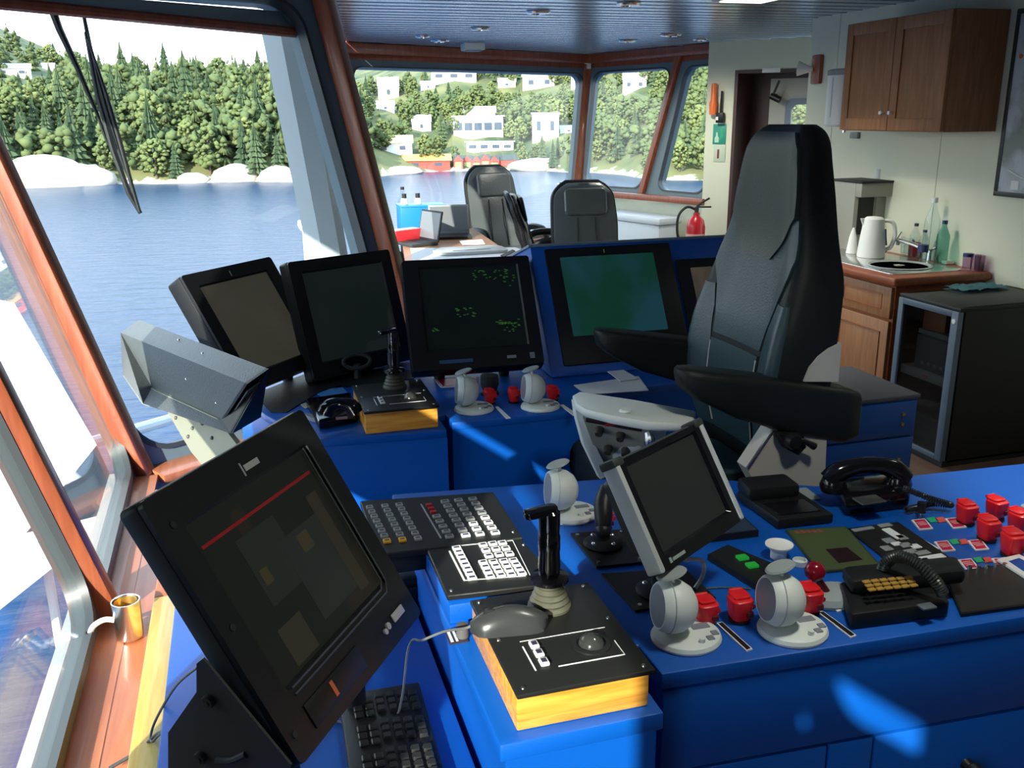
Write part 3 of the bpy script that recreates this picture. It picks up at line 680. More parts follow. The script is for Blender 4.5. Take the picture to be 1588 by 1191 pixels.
me.polygons.foreach_set('use_smooth', [True] * len(me.polygons)); me.materials.append(fm); fo = bpy.data.objects.new('forest', me); COL.objects.link(fo); tag(fo, 'dense green forest covering the hills behind the nearer trees', 'forest', None, 'stuff')
for q in lowb + lowc: q.bm.free()
# ------------------------------------------------------------------ near control console
TOP = 0.85
near = thing('control_console', 'blue control console nearest the camera, carrying thruster levers, keypads and telephones', 'console', (0.6, 1.5, 0))
NI = Matrix.Translation((-0.6, -1.5, 0))
plan = [(.285, 1.062), (.537, 1.062), (.537, 1.24), (.575, 1.24), (.575, 1.152), (2.25, 1.075), (2.25, 1.685), (1.25, 1.742), (.92, 1.92), (.285, 2.0)]
ins = [(.295, 1.072), (.530, 1.072), (.530, 1.25), (.585, 1.25), (.585, 1.164), (2.24, 1.087), (2.24, 1.675), (1.25, 1.732), (.92, 1.91), (.295, 1.99)]
obj('worktop', B().prism(plan, TOP - .03, TOP, NI, .004, 2), BLUE, near)
obj('body', B().prism(ins, 0.0, TOP - .03, NI), BLUE, near)
obj('keyboard_shelf', B().prism([(-.205, .6), (.283, .6), (.283, 2.02), (-.1, 2.14), (-.205, 2.1)], 0.0, .705, NI, .004), BLUE, near)
obj('raised_block', B().box(.288, .492, 1.395, 1.86, TOP, .888, .004, M=NI), BLUE, near)
# front drawers of the right-hand part: seams and a knob
fdir = Vector((2.25 - .585, 1.075 - 1.152, 0)).normalized(); fn = Vector((fdir.y, -fdir.x, 0))
for k, (u0, u1, z0, z1) in enumerate(((.003, .31, .10, .655), (.314, .40, .10, .655), (.404, 1.64, .10, .655), (.003, 1.64, .66, .815))):
    o3 = Vector((.578, 1.1605, 0)); FM = NI @ Matrix(((fdir.x, -fn.x, 0, o3.x), (fdir.y, -fn.y, 0, o3.y), (0, 0, 1, 0), (0, 0, 0, 1)))
    pn = obj('drawer', B().box(u0, u1, -.006, .012, z0, z1, .003, M=FM), BLUE, near)
    if k == 2: obj('knob', B().lathe([(.0, 0), (.012, 0), (.009, .012), (.017, .02), (.015, .032), (0, .036)], 16, FM @ Tr(.60, -.006, .56) @ Rx(math.pi / 2)), BLACK, pn)
pine = tag(obj('wooden_ledge', B().box(-.262, -.207, .6, 2.02, .56, .662, .004), PINE), 'yellow wooden ledge between the red sill and the blue console', 'ledge')
for k, (x, y) in enumerate(((232, 962), (231, 900))):
    p = pz(x, y, .602)
tag(obj('mahogany_ledge', B().box(-.262, -.207, 2.025, 2.45, .56, .66, .004), SILLW), 'reddish wooden ledge behind the yellow one under the big tilted monitor', 'ledge')
# ---- monitors
def mframe(pos, yaw, tilt):
    y, t_ = math.radians(yaw), math.radians(tilt)
    u = Vector((math.cos(y), math.sin(y), 0)); b = Vector((-math.sin(y), math.cos(y), 0)); up = Vector((0, 0, 1)) * math.cos(t_) + b * math.sin(t_); n_ = u.cross(up)
    return Matrix(((u.x, up.x, n_.x, pos[0]), (u.y, up.y, n_.y, pos[1]), (u.z, up.z, n_.z, pos[2]), (0, 0, 0, 1)))
def screenmat(nm, ca, cb, scale=6, es=.6, rough=.22, kind='noise', base=(.012, .012, .012)):  # faint patterned emission also stands in for matte reflections on dark glass
    m = mat(nm, base, rough, spec=.22); n, l = m.node_tree.nodes, m.node_tree.links; p = n['Principled BSDF']
    t = [q for q in n if q.type == 'TEX_COORD'][0]
    if kind == 'noise': z = n.new('ShaderNodeTexNoise'); z.inputs['Detail'].default_value = 6; out = z.outputs['Fac']
    else: z = n.new('ShaderNodeTexVoronoi'); z.distance = 'CHEBYCHEV'; z.feature = 'F1'; out = z.outputs['Color']
    z.inputs['Scale'].default_value = scale
    c = n.new('ShaderNodeValToRGB'); c.color_ramp.elements[0].position = .4; c.color_ramp.elements[1].position = .62
    c.color_ramp.elements[0].color = (*ca, 1); c.color_ramp.elements[1].color = (*cb, 1)
    l.new(t.outputs['Object'], z.inputs['Vector']); l.new(out, c.inputs[0]); l.new(c.outputs[0], p.inputs['Emission Color']); p.inputs['Emission Strength'].default_value = es
    return m
def monitor(name, label, pos, yaw, tilt, w, h, th, bz, scr, body=BLACK, M=None, rim=None, cat='monitor'):
    m_ = thing(name, label, cat, M=M or mframe(pos, yaw, tilt))
    l_, r_, t_, b_ = bz
    obj('housing', B().prism(rrect(0, w, 0, h, .010, 3), -th, -.002, None, .004).prism(rrect(w * .15, w * .85, h * .15, h * .85, .01, 3), -th - .05, -th + .001), body, m_)
    bb = B(); a = rrect(.002, w - .002, .002, h - .002, .010, 3); c = rrect(l_, w - r_, b_, h - t_, .003, 3); N = len(a)
    co = [(x, y, -.002) for x, y in a] + [(x, y, .008) for x, y in a] + [(x, y, .008) for x, y in [(q[0] + (.006 if q[0] < w / 2 else -.006) * -1, q[1] + (.006 if q[1] < h / 2 else -.006) * -1) for q in c]] + [(x, y, .001) for x, y in c]
    F = []
    for i in range(N):
        j = (i + 1) % N
        for q in range(3): F.append((q * N + i, q * N + j, (q + 1) * N + j, (q + 1) * N + i))
    obj('bezel', bb.add(co, F), rim or body, m_)
    obj('screen', B().box(l_ - .001, w - r_ + .001, b_ - .001, h - t_ + .001, -.001, .002), scr, m_)
    return m_
S_BIG = screenmat('screen_olive', (.007, .010, .007), (.017, .014, .008), 9, .4, .32, 'vor')
big = monitor('marine_monitor', 'large black monitor on a side bracket in the foreground, tilted back over a keyboard', (.009, 1.091, .853), 56.2, 30, .42, .42, .036, (.055, .05, .062, .095), S_BIG, DKGREY, rim=BLACK)
obj('display_line', B().box(.060, .355, .318, .323, .002, .0026), mat('screen_red', (.02, 0, 0), .3, emit=(.16, .006, .006), es=.5), big)
for k, (x0, x1, y0, y1, c) in enumerate(((.12, .22, .19, .30, (.012, .018, .012)), (.10, .16, .10, .16, (.03, .028, .014)), (.20, .33, .12, .26, (.013, .02, .017)), (.24, .27, .22, .25, (.045, .035, .012)), (.13, .15, .22, .245, (.045, .035, .012)), (.31, .34, .11, .29, (.028, .022, .012)))):
    obj('display_block', B().box(x0, x1, y0, y1, .002, .0024 + k * .0001), mat('screen_block_%s' % 'abcdef'[k], (.01, .01, .01), .3, emit=c, es=.4), big)
obj('brand_mark', B().box(.205, .208, .372, .394, .0078, .009).box(.212, .25, .378, .388, .0078, .0088), mat('mark_pale', (.5, .5, .45), .5), big)
obj('bezel_groove', B().tube([(.362, .36, .009), (.362, .10, .009), (.35, .088, .009), (.06, .088, .009)], .0018, 6).tube([(.374, .36, .009), (.374, .095, .009), (.36, .078, .009), (.06, .078, .009)], .0018, 6), mat('groove_sheen', (.08, .085, .08), .25), big)
obj('card_door', B().box(.06, .22, .02, .058, .008, .011, .001), BLACK, big)
obj('warning_label', B().box(.125, .133, .028, .052, .011, .012), mat('orange_label', (.6, .13, .03), .5), big)
obj('button_cluster', B().box(.335, .375, .030, .045, .008, .012, .002).cyl((.315, .036, .008), (.315, .036, .012), .006).cyl((.302, .033, .008), (.302, .033, .012), .005), mat('button_pale', (.42, .42, .40), .4), big)
for x, y in ((.03, .37), (.025, .21), (.02, .04)): obj('screw', B().cyl((x, y, .007), (x, y, .010), .006, .005, 12), BLACKM, big)
# side bracket on the left end of the big monitor
BM = big.matrix_world.copy()
def bpt(x, y): # sight line onto the monitor's left side plane
    u = BM.to_3x3() @ Vector((1, 0, 0)); o_ = BM @ Vector((-.012, 0, 0)); r = ray(x, y); k = (o_ - CAMP).dot(u) / r.dot(u); return BM.inverted() @ (CAMP + r * k)
bp_ = [bpt(*p) for p in ((316, 1020), (306, 1028), (306, 1072), (262, 1135), (262, 1230), (430, 1230), (452, 1185))]
brk = obj('side_bracket', B().loft([[Vector((-.014, p.y, p.z)) for p in bp_], [Vector((-.010, p.y, p.z)) for p in bp_]]), mat('bracket_black', (.028, .030, .028), .5), big)
for x, y in ((326, 1085), (314, 1172)):
    p = bpt(x, y); obj('bolt', B().cyl((-.010, p.y, p.z), (-.022, p.y, p.z), .010, .009, 14).cyl((-.020, p.y, p.z), (-.024, p.y, p.z), .006, .005, 6), mat('bolt_dark', (.06, .06, .055), .35, .5), brk)
s0, s1, s2 = bpt(338, 1177), bpt(360, 1178), bpt(383, 1168)
obj('slot', B().tube([Vector((-.0145, s.y, s.z)) for s in (s0, s1, s2)], .005, 8, 4), BLACKM, brk)
foot = B(); fp = BM @ Vector((.10, .06, -.06)); fq = BM @ Vector((.32, .06, -.06))
fb_ = BM.inverted()
for p in (fp, fq): obj('stand', B().cyl(fb_ @ p, fb_ @ Vector((p.x, p.y, .706)), .018), BLACKM, big)
# keyboard under it
kbM = Matrix.Translation((.158, 1.20, .706)) @ Rz(math.radians(88.5))
kb = thing('keyboard', 'long black keyboard lying on the blue shelf under the big monitor', 'keyboard', M=kbM)
obj('case', B().box(-.235, .235, -.072, .072, 0, .018, .005), BLACK, kb)
KEYK = mat('key_black', (.02, .022, .022), .33)
kme = obj('key', B().loft([rr for rr in [[(x * s, y * s, z) for x, y in rrect(-.0078, .0078, -.0078, .0078, .002, 2)] for s, z in ((1, 0), (.98, .003), (.78, .008))]]), KEYK, kb, 50)
first = True; cnt = 0
for r_ in range(6):
    for c_ in range(23):
        if cnt >= 99: break
        x = -.215 + c_ * .0188 + (.003 * r_ if r_ < 4 else 0); y = -.055 + r_ * .0195
        if c_ in (15, 19) or (r_ == 0 and 3 < c_ < 9) or x > .225: continue
        if x < -.02 - .0001 and False: continue
        k = kme if first else kme.copy()
        if not first: COL.objects.link(k); k.parent = kb
        first = False; k.location = (x, y, .016); cnt += 1
# fill the rest as one part
rest = B()
for r_ in range(6):
    for c_ in range(23):
        x = -.215 + c_ * .0188 + (.003 * r_ if r_ < 4 else 0); y = -.055 + r_ * .0195
        if r_ >= 4 and c_ not in (15, 19) and x <= .225: rest.box(x - .0075, x + .0075, y - .0075, y + .0075, .016, .0235, .002, 1)
ro = obj('spare_keys', rest, KEYK, kb); ro['kind'] = 'stuff'
for k in [c for c in kb.children if c.name.startswith('key') and not c.name.startswith('keyb')]:
    if k.location.y > .0225: bpy.data.objects.remove(k)
# ---- keypads
def keypad(name, label, poly, z0, z1, body):
    c = sum((Vector((p[0], p[1], 0)) for p in poly), Vector()) / len(poly)
    o = thing(name, label, 'keypad', (c.x, c.y, z0))
    obj('panel', B().prism([(p[0] - c.x, p[1] - c.y) for p in poly], 0, z1 - z0, None, .002, 1), body, o)
    return o, c
kp2, c2 = keypad('control_keypad', 'black keypad with bright white buttons next to the tall joystick', [(.288, 1.408), (.490, 1.392), (.476, 1.580), (.289, 1.593)], .889, .900, PANELK)
kp1, c1 = keypad('control_keypad', 'wide black keypad behind the bright one, half hidden by the big monitor', [(.196, 1.597), (.479, 1.582), (.484, 1.822), (.196, 1.862)], .889, .902, PANELK)
obj('under_tray', B().box(.200 - c1.x, .288 - c1.x, 1.60 - c1.y, 1.85 - c1.y, -.035, .0, .003), BLACKM, kp1)
keymesh = {}
def key(par, org, x, y, z, w, d, m, legend=KEYD):
    kk = (m.name, legend.name if legend else '')
    if kk not in keymesh:
        a = obj('button', B().box(-.5, .5, -.5, .5, 0, 1), m, None); keymesh[kk] = (a.data,); bpy.data.objects.remove(a)
    o = bpy.data.objects.new('button', keymesh[kk][0]); COL.objects.link(o); o.parent = par; o.location = (x - org.x, y - org.y, z); o.scale = (w, d, .004)
    if legend:
        if 'lg' not in keymesh:
            a = obj('legend', B().box(-.32, .32, -.22, .22, 0, 1), None, None); keymesh['lg'] = a.data; bpy.data.objects.remove(a)
        if ('l', legend.name) not in keymesh:
            mm = keymesh['lg'].copy(); mm.materials.clear(); mm.materials.append(legend); keymesh[('l', legend.name)] = mm
        q_ = bpy.data.objects.new('legend', keymesh[('l', legend.name)]); COL.objects.link(q_); q_.parent = o; q_.location = (0, 0, .98); q_.scale = (1, 1, .12)
    return o
def run(par, org, p0, p1, n, zt, zl, w, d, ms, leg=KEYD):
    a, b = pz(*p0, zt), pz(*p1, zt)
    for i in range(n):
        q_ = a.lerp(b, i / max(n - 1, 1)); key(par, org, q_.x, q_.y, zl, w, d, ms[i] if isinstance(ms, list) else ms, leg)
run(kp2, c2, (708, 849), (732, 895), 8, .903, .011, .016, .0125, KEYW)
for p0, p1 in (((749, 844), (758, 861)), ((764, 842), (774, 859)), ((779, 841), (790, 858))): run(kp2, c2, p0, p1, 3, .903, .011, .0155, .0135, KEYW)
for p0, p1 in (((749, 871), (760, 893)), ((765, 870), (777, 891)), ((781, 869), (793, 890)), ((796, 868), (809, 888))): run(kp2, c2, p0, p1, 4, .903, .011, .0155, .0125, KEYW)
lines = B()
def ln(p0, p1, z, org, wd=.0015):
    a, b = pz(*p0, z), pz(*p1, z); lines.tube([a - Vector((org.x, org.y, .889)), b - Vector((org.x, org.y, .889))], wd, 4)
ln((697, 855), (720, 900), .9005, c2, .0022); ln((720, 900), (815, 893), .9005, c2, .0008); ln((704, 847), (795, 838), .9005, c2, .0008); ln((795, 838), (822, 892), .9005, c2, .0008)
obj('outline', lines, KEYW, kp2)
for x, y in ((700, 916), (812, 845)):
    p = pz(x, y, .900); obj('screw', B().cyl((p.x - c2.x, p.y - c2.y, .010), (p.x - c2.x, p.y - c2.y, .013), .004, .003, 12), STEEL, kp2)
G_ = KEYG
run(kp1, c1, (573, 786), (600, 838), 8, .905, .013, .014, .014, [G_] * 7 + [KEYY]); run(kp1, c1, (597, 784), (624, 836), 8, .905, .013, .014, .014, [G_] * 7 + [KEYY]); run(kp1, c1, (619, 782), (648, 834), 8, .905, .013, .014, .014, [G_] * 8)
run(kp1, c1, (665, 782), (672, 793), 3, .905, .013, .012, .008, KEYR, None); run(kp1, c1, (677, 800), (697, 831), 5, .905, .013, .016, .012, G_)
run(kp1, c1, (690, 777), (722, 829), 8, .905, .013, .017, .0125, [G_] * 7 + [KEYW]); run(kp1, c1, (711, 775), (744, 827), 8, .905, .013, .017, .0125, [G_] * 5 + [KEYW] * 3); run(kp1, c1, (733, 773), (768, 825), 8, .905, .013, .017, .0125, [G_] * 4 + [KEYW] * 4)
lines = B(); ln((653, 782), (684, 835), .9025, c1, .0018); obj('outline', lines, KEYG, kp1)
p = pz(796, 825, .902); obj('screw', B().cyl((p.x - c1.x, p.y - c1.y, .012), (p.x - c1.x, p.y - c1.y, .015), .004, .003, 12), STEEL, kp1)
# ---- joystick boxes
def joybox(label, x, y, z, ball=True, tall=True):
    o = thing('joystick_box', label, 'joystick', (x, y, z))
    wb_ = B(); wb_.box(0, .205, 0, .262, 0, .062, .003)
    obj('wooden_base', wb_, OAK, o)
    obj('top_plate', B().box(-.003, .208, -.014, .262, .062, .070, .002), PANELK, o)
    for q in ((.01, .0), (.195, .0), (.01, .25), (.195, .25), (.01, .13), (.195, .14)): obj('screw', B().cyl((q[0], q[1], .0695), (q[0], q[1], .072), .004, .003, 12), STEEL, o)
    st = obj('stick', B().lathe([(.0, .0), (.032, .0), (.032, .006), (.017, .010), (.0185, .026), (.017, .052), (.018, .056), (.018, .078), (.0165, .082), (.0175, .095), (.0175, .120), (.012, .125), (0, .126)], 24, Tr(.118, .205, .118)), GLOSSB, o)
    obj('thumb_rest', B().prism(rrect(-.042, .014, -.013, .013, .010, 4), 0, .012, Tr(.118, .205, .236) @ Ry(math.radians(-6)), .003), GLOSSB, st)
    bel = [(.036, .0)]
    for k in range(5): bel += [(.036 - k * .0035, .004 + k * .009), (.030 - k * .0032, .009 + k * .009)]
    obj('bellows', B().lathe(bel + [(.0, .05)], 24, Tr(.118, .205, .070)), mat('bellows_khaki', (.075, .075, .05), .5), o)
    rimb = B().lathe([(.030, 0), (.030, .003), (.023, .004), (.022, .001)], 28, Tr(.142, .075, .070)); tb_ = obj('ball_rim', rimb, PANELK, o)
    obj('trackball', B().ball((.142, .075, .068), .021), mat('ball_dark', (.03, .032, .03), .14), tb_)
    for k in range(3):
        bx = obj('button', B().box(.050, .064, .040 + k * .024, .058 + k * .024, .070, .076, .002), KEYW, o); obj('legend', B().box(.053, .061, .044 + k * .024, .054 + k * .024, .0755, .0766), KEYD, bx)
    fr = B().tube([(.04, .10, .0705), (.04, .035, .0705)], .0014, 4).tube([(.075, .035, .0705), (.180, .035, .0705), (.180, .075, .0705)], .0010, 4).tube([(.04, .115, .0705), (.18, .115, .0705)], .0006, 4)
    obj('outline', fr, KEYW, o)
    return o
jb = joybox('orange wooden joystick box with black top in the foreground, a mouse lying on it', .316, 1.083, TOP + .001)
jf = dup(jb, (.284, 2.437, TOP + .001), 0, 'orange wooden joystick box on the far blue console left of the thruster levers')
# mouse lying on the near box
ms = thing('computer_mouse', 'dark grey mouse lying across the left edge of the near joystick box', 'mouse', (.352, 1.243, .921), math.radians(172))
mr = []
for k in range(13):
    t_ = k / 12; x = -.062 + .124 * t_; hw = .030 * math.sqrt(max(1 - (2 * t_ - 1) ** 4, .02)) * (1 - .12 * math.sin(math.pi * t_)); hh = (.012 + .026 * math.sin(math.pi * min(max((1 - t_) * .92 + .04, 0), 1)) ** .8)
    mr.append([(x, hw * math.cos(a), max(0, hh * math.sin(a))) for a in [math.pi * i / 10 for i in range(11)]] + [(x, -hw * .9, 0), (x, hw * .9, 0)])
obj('shell', B().loft(mr), mat('mouse_grey', (.035, .038, .038), .28), ms)
obj('wheel', B().cyl((.03, -.004, .026), (.03, .004, .026), .011), BLACKM, ms)
obj('seam', B().tube([(.058, 0, .018), (.03, 0, .034), (.008, 0, .0395)], .0012, 6, 4), BLACKM, ms)
ca, cbp = Vector((.296, 1.252, .932)), pz(634, 1003, .79)
tag(obj('mouse_cable', B().tube([ca, (.285, 1.26, .922), pz(690, 979, .872), pz(655, 993, .83), cbp, Vector((.17, 1.34, .712)), Vector((.06, 1.40, .710))], .0022, 8, 8), mat('cable_grey', (.16, .17, .16), .4)), 'thin grey mouse cable dropping from the joystick box behind the big monitor', 'cable')
p = pz(703, 940, .855)
sw = thing('rotary_switch', 'small grey rotary knob with white scale left of the near joystick box', 'switch', (.296, 1.352, TOP))
obj('scale_plate', B().box(-.022, .01, -.02, .022, 0, .0025), KEYD, sw); obj('scale_marks', B().box(-.019, -.014, -.015, .018, .0024, .003).box(-.010, -.006, -.015, .018, .0024, .003), KEYW, sw); obj('knob', B().lathe([(.0, 0), (.011, 0), (.010, .022), (.0, .023)], 16, Tr(.004, -.002, .0025)), mat('knob_grey', (.10, .105, .10), .4), sw)
# little black foot behind the big monitor
p = pz(625, 925, .71)
ft = B().box(-.05, .05, -.035, .035, 0, .03, .006); ft.box(-.02, .05, -.03, .03, .025, .05, .008)
fo_ = obj('power_adapter', ft, BLACK); fo_.location = (p.x + .0, p.y + .02, .706); tag(fo_, 'small black plastic adapter on the blue shelf right of the big monitor', 'adapter')
# ---- cup holder on the sill
p = pz(205, 985, .602)
cu = thing('cup_holder', 'brushed steel cup with bent arm and rubber tip standing on the red sill', 'cup holder', (p.x - .004, p.y, .602)); cu.scale = (1.35, 1.35, 1.4)
obj('cup', B().lathe([(.0, .0), (.021, 0), (.0225, .062), (.0205, .062), (.017, .05), (.016, .01), (.0, .01)], 28), STEEL, cu)
obj('lining', B().lathe([(.0, .035), (.0165, .035), (.0185, .060), (.017, .0605), (.014, .045), (0, .04)], 24), mat('brass_lining', (.55, .35, .10), .3, .8), cu)
obj('arm', B().tube([(-.020, -.002, .032), (-.035, -.004, .036), (-.052, -.006, .028), (-.060, -.008, .012)], .0045, 10, 5), mat('arm_white', (.7, .7, .66), .3, .3), cu)
obj('rubber_tip', B().tube([(-.058, -.008, .020), (-.063, -.009, -.000)], [.006, .0095], 10), BLACK, cu)
tag(obj('loose_cable', B().tube([pz(306, 1035, .78), pz(272, 1065, .74), pz(240, 1120, .68), pz(235, 1150, .67), pz(262, 1140, .70), Vector((-.12, 1.25, .71))], .0024, 8, 8), mat('cable_dark', (.06, .06, .06), .5)), 'thin dark cable looping from the monitor bracket over the yellow ledge', 'cable')
tag(obj('loose_cable', B().tube([pz(170, 1191, .61), pz(215, 1165, .64), pz(262, 1135, .70), Vector((-.10, 1.30, .712))], .0035, 8, 6), mat('cable_black', (.03, .03, .03), .35)), 'thicker black cable crossing the red sill at the bottom left', 'cable')
# ---- thruster levers
def thruster(label, x, y, z, rz=0.0):
    o = thing('thruster_lever', label, 'thruster lever', (x, y, z), rz, None)
    b = B().lathe([(0, 0), (.058, 0), (.059, .004), (.056, .010), (.050, .013), (0, .014)], 36, Matrix.Diagonal((1.02, .96, 1, 1)))
    base = obj('base', b, LTGREY, o)
    for q in ((.028, -.032), (.042, -.020)): obj('key', B().box(q[0] - .006, q[0] + .006, q[1] - .006, q[1] + .006, .012, .0155, .001, M=None), FACEGREY, base)
    obj('slot', B().box(.012, .044, -.002, .014, .0125, .0150, .001), FACEGREY, base); obj('knob', B().cyl((.010, -.038, .012), (.010, -.038, .020), .005), LTGREY, base)
    HM = Tr(-.024, .008, .060) @ Rz(math.radians(174)) @ Ry(math.radians(84)) @ Matrix.Scale(1.12, 4)
    prof = [(0.0, -.036), (.018, -.034), (.030, -.026), (.0385, -.012), (.0405, 0), (.0395, .010), (.036, .0205), (.0335, .0235), (.0320, .0230)]
    obj('head', B().lathe(prof + [(.031, .021), (0, .021)], 32, HM), LTGREY, o)
    obj('face', B().lathe([(0, .0205), (.0315, .0205), (.0315, .0232), (.026, .0245), (0, .025)], 32, HM), FACEGREY, o)
    obj('seam', B().lathe([(.0398, .0080), (.0412, .0086), (.0398, .0096)], 32, HM), mat('seam_grey', (.40, .43, .41), .5) if 'seam_grey' not in bpy.data.materials else bpy.data.materials['seam_grey'], o)
    obj('handle', B().lathe([(0, .0), (.024, .001), (.027, .003), (.024, .006), (0, .007)], 24, Tr(-.026, .010, .116) @ Ry(math.radians(-14)) @ Matrix.Diagonal((1, .7, 1, 1))), mat('lever_disc_grey', (.30, .34, .33), .45), o)
    obj('stem', B().cyl((-.024, .008, .100), (-.024, .009, .119), .005, .0035, 12), WHITE, o)
    return o
def basept(x, y): return pz(x, y, TOP + .006)
p = basept(1064, 985); t0 = thruster('grey thruster lever on the near console just right of the joystick box', p.x, p.y, TOP + .001)
tg = 'ball-headed thruster levers'
t0['group'] = tg
for x, y, lab in ((1229, 974, 'grey thruster lever on the near console, between the touchscreen and the keypad telephone'), (885, 795, 'pale thruster lever standing alone behind the tall foreground joystick'), (735, 633, 'grey thruster lever on the far console, beside the orange joystick box'), (838, 629, 'grey thruster lever on the far console, below the blue monitor housing')):
    p = basept(x, y); dup(t0, (p.x, p.y, TOP + .001), None, lab)
# ---- red guarded push buttons
def redcup(label, x, y, z, rz=0.0, s=1.0):
    o = thing('push_button_guard', label, 'push button', (x, y, z), rz, 'red guarded push buttons')
    obj('collar', B().lathe([(0, 0), (.020 * s, 0), (.020 * s, .005 * s), (0, .006 * s)], 20), BLACK, o)
    obj('guard', B().loft([[(q[0] * k * s, q[1] * k * s, z_ * s) for q in rrect(-.021, .021, -.021, .021, .012, 4)] for k, z_ in ((.70, .004), (.84, .012), (.94, .026), (1.0, .040), (.98, .045), (.86, .047))]), RED, o, 40)
    obj('lid', B().prism(rrect(-.017 * s, .017 * s, -.012 * s, .022 * s, .008 * s, 3), .046 * s, .052 * s, None, .002), RED, o)
    obj('finger_notch', B().box(.004 * s, .016 * s, -.0235 * s, -.018 * s, .016 * s, .026 * s, .001), mat('notch_dark', (.10, .002, .004), .6) if 'notch_dark' not in bpy.data.materials else bpy.data.materials['notch_dark'], o)
    obj('hinge', B().cyl((.024 * s, -.006 * s, .026 * s), (.024 * s, .006 * s, .026 * s), .005 * s).cyl((-.012 * s, .021 * s, .05 * s), (.012 * s, .021 * s, .05 * s), .004 * s), RED, o)
    return o
rc0 = None
for x, y, s, lab in ((1093, 968, .92, 'red guarded push button right of the nearest thruster lever'), (1146, 962, .95, 'red guarded push button between the two near thruster levers, beside the right one'), (1254, 950, .95, 'red guarded push button under the dark red ball knob'), (937, 820, .85, 'red guarded push button beside the lone pale thruster lever'),
                     (760, 626, .85, 'red guarded push button between the two far thruster levers, beside the left one'), (797, 624, .85, 'red guarded push button touching the right far thruster lever on its left'), (857, 621, .85, 'red guarded push button at the right of the far thruster levers'),
                     (1497, 812, .92, 'red guarded push button in the spot-lit rows, beside the coiled phone cord'), (1543, 805, .92, 'red guarded push button in the spot-lit rows, rear row, second from the phone'), (1530, 838, .95, 'red guarded push button in the spot-lit rows, middle row on the left'), (1578, 826, .95, 'red guarded push button in the spot-lit rows, middle row on the right edge'), (1568, 862, 1.0, 'red guarded push button in the spot-lit rows, nearest the white framed card')):
    p = pz(x, y, TOP)
    if rc0 is None: rc0 = redcup(lab, p.x, p.y, TOP + .001, 0, 1.0); rc0.scale = (s, s, s)
    else:
        o = dup(rc0, (p.x, p.y, TOP + .001), RN.uniform(-.15, .15), lab); o.scale = (s, s, s)
o = obj('push_button', B().lathe([(0, 0), (.017, 0), (.017, .02), (.014, .026), (0, .027)], 20), MIDGREY); p = pz(1592, 803, TOP); o.location = (p.x, p.y, TOP + .001); tag(o, 'grey push button at the right edge behind the red ones', 'push button')
# ---- label plates
def plate(name, label, cat, pts, th, m, border=None, group=None, z=TOP + .0008, inset=.0035, extra=None):
    P4 = [pz(x, y, z) for x, y in pts]; c = sum(P4, Vector()) / len(P4); c.z = z
    o = thing(name, label, cat, c, 0, group)
    pl = [(q.x - c.x, q.y - c.y) for q in P4]
    a2 = sum(pl[i][0] * pl[(i + 1) % len(pl)][1] - pl[(i + 1) % len(pl)][0] * pl[i][1] for i in range(len(pl)))
    if a2 < 0: pl = pl[::-1]
    if border:
        obj('plate', B().prism(pl, 0, th), border, o)
        sm = [(x - math.copysign(min(inset, abs(x) * .5), x), y - math.copysign(min(inset, abs(y) * .5), y)) for x, y in pl]
        obj('face', B().prism(sm, th - .0003, th + .0006), m, o)
    else: obj('plate', B().prism(pl, 0, th), m, o)
    return o, pl
rows = [((1413, 808), 0), ((1448, 842), 1), ((1485, 870), 2)]
for (ax, ay), k in rows:
    nm_ = ('rear', 'middle', 'front')[k]
    for dx, dy, sd_ in ((0, 0, 'left'), (52 + 0 * k, -2, 'right')):
        o, pl = plate('name_plate', '%s red name plate with white rim in the %s row of the spot-lit labels' % (sd_, nm_), 'label', [(ax + dx, ay + dy), (ax + dx + 21, ay + dy - 2), (ax + dx + 34, ay + dy + 13), (ax + dx + 13, ay + dy + 15)], .003, REDD, WHITE, 'red name plates')
        tx = B()
        for q in range(3): tx.box(-.010, .010, -.006 + q * .006, -.0035 + q * .006, .0034, .0040)
        obj('text_lines', tx, mat('plate_text', (.75, .45, .4), .5) if 'plate_text' not in bpy.data.materials else bpy.data.materials['plate_text'], o)
    for dx, m_, nn in ((23, GREEN, 'green'), (36, mat('coral_label', (.62, .09, .07), .5) if 'coral_label' not in bpy.data.materials else bpy.data.materials['coral_label'], 'coral red')):
        o, _ = plate('colour_strip', '%s strip between the two name plates of the %s row' % (nn, nm_), 'label', [(ax + dx, ay - 4), (ax + dx + 13, ay - 6), (ax + dx + 20, ay + 1), (ax + dx + 7, ay + 3)], .0012, m_, None, 'colour strips')
for pts, lab in ((((1111, 968), (1120, 966), (1167, 1008), (1158, 1011)), 'narrow black label strip with pale edge right of the nearest thruster lever'), (((1268, 951), (1276, 949), (1328, 987), (1319, 990)), 'narrow black label strip with pale edge between thruster lever and telephone'), (((1286, 938), (1293, 936), (1305, 948), (1298, 950)), 'short pale label strip left of the keypad telephone'), (((1412, 832), (1417, 830), (1457, 852), (1448, 854)), 'white label strip right of the grey-lit panel'),
                 (((768, 632), (772, 631), (792, 649), (785, 650)), 'narrow pale label strip between the far thruster levers'), (((868, 629), (873, 628), (896, 643), (889, 645)), 'narrow pale label strip right of the far thruster levers')):
    plate('label_strip', lab, 'label', pts, .0025, BLACK if 'black' in lab else WHITE, WHITE if 'black' in lab else None, None, TOP + .0008, .0022)
plate('label_strip', 'grey label plate right of the black handset box', 'label', ((1224, 760), (1250, 757), (1273, 775), (1250, 776)), .0025, MIDGREY)
plate('label_strip', 'thin pale edge strip between black handset box and grey label plate', 'label', ((1228, 765), (1231, 764), (1262, 783), (1256, 784)), .004, WHITE)
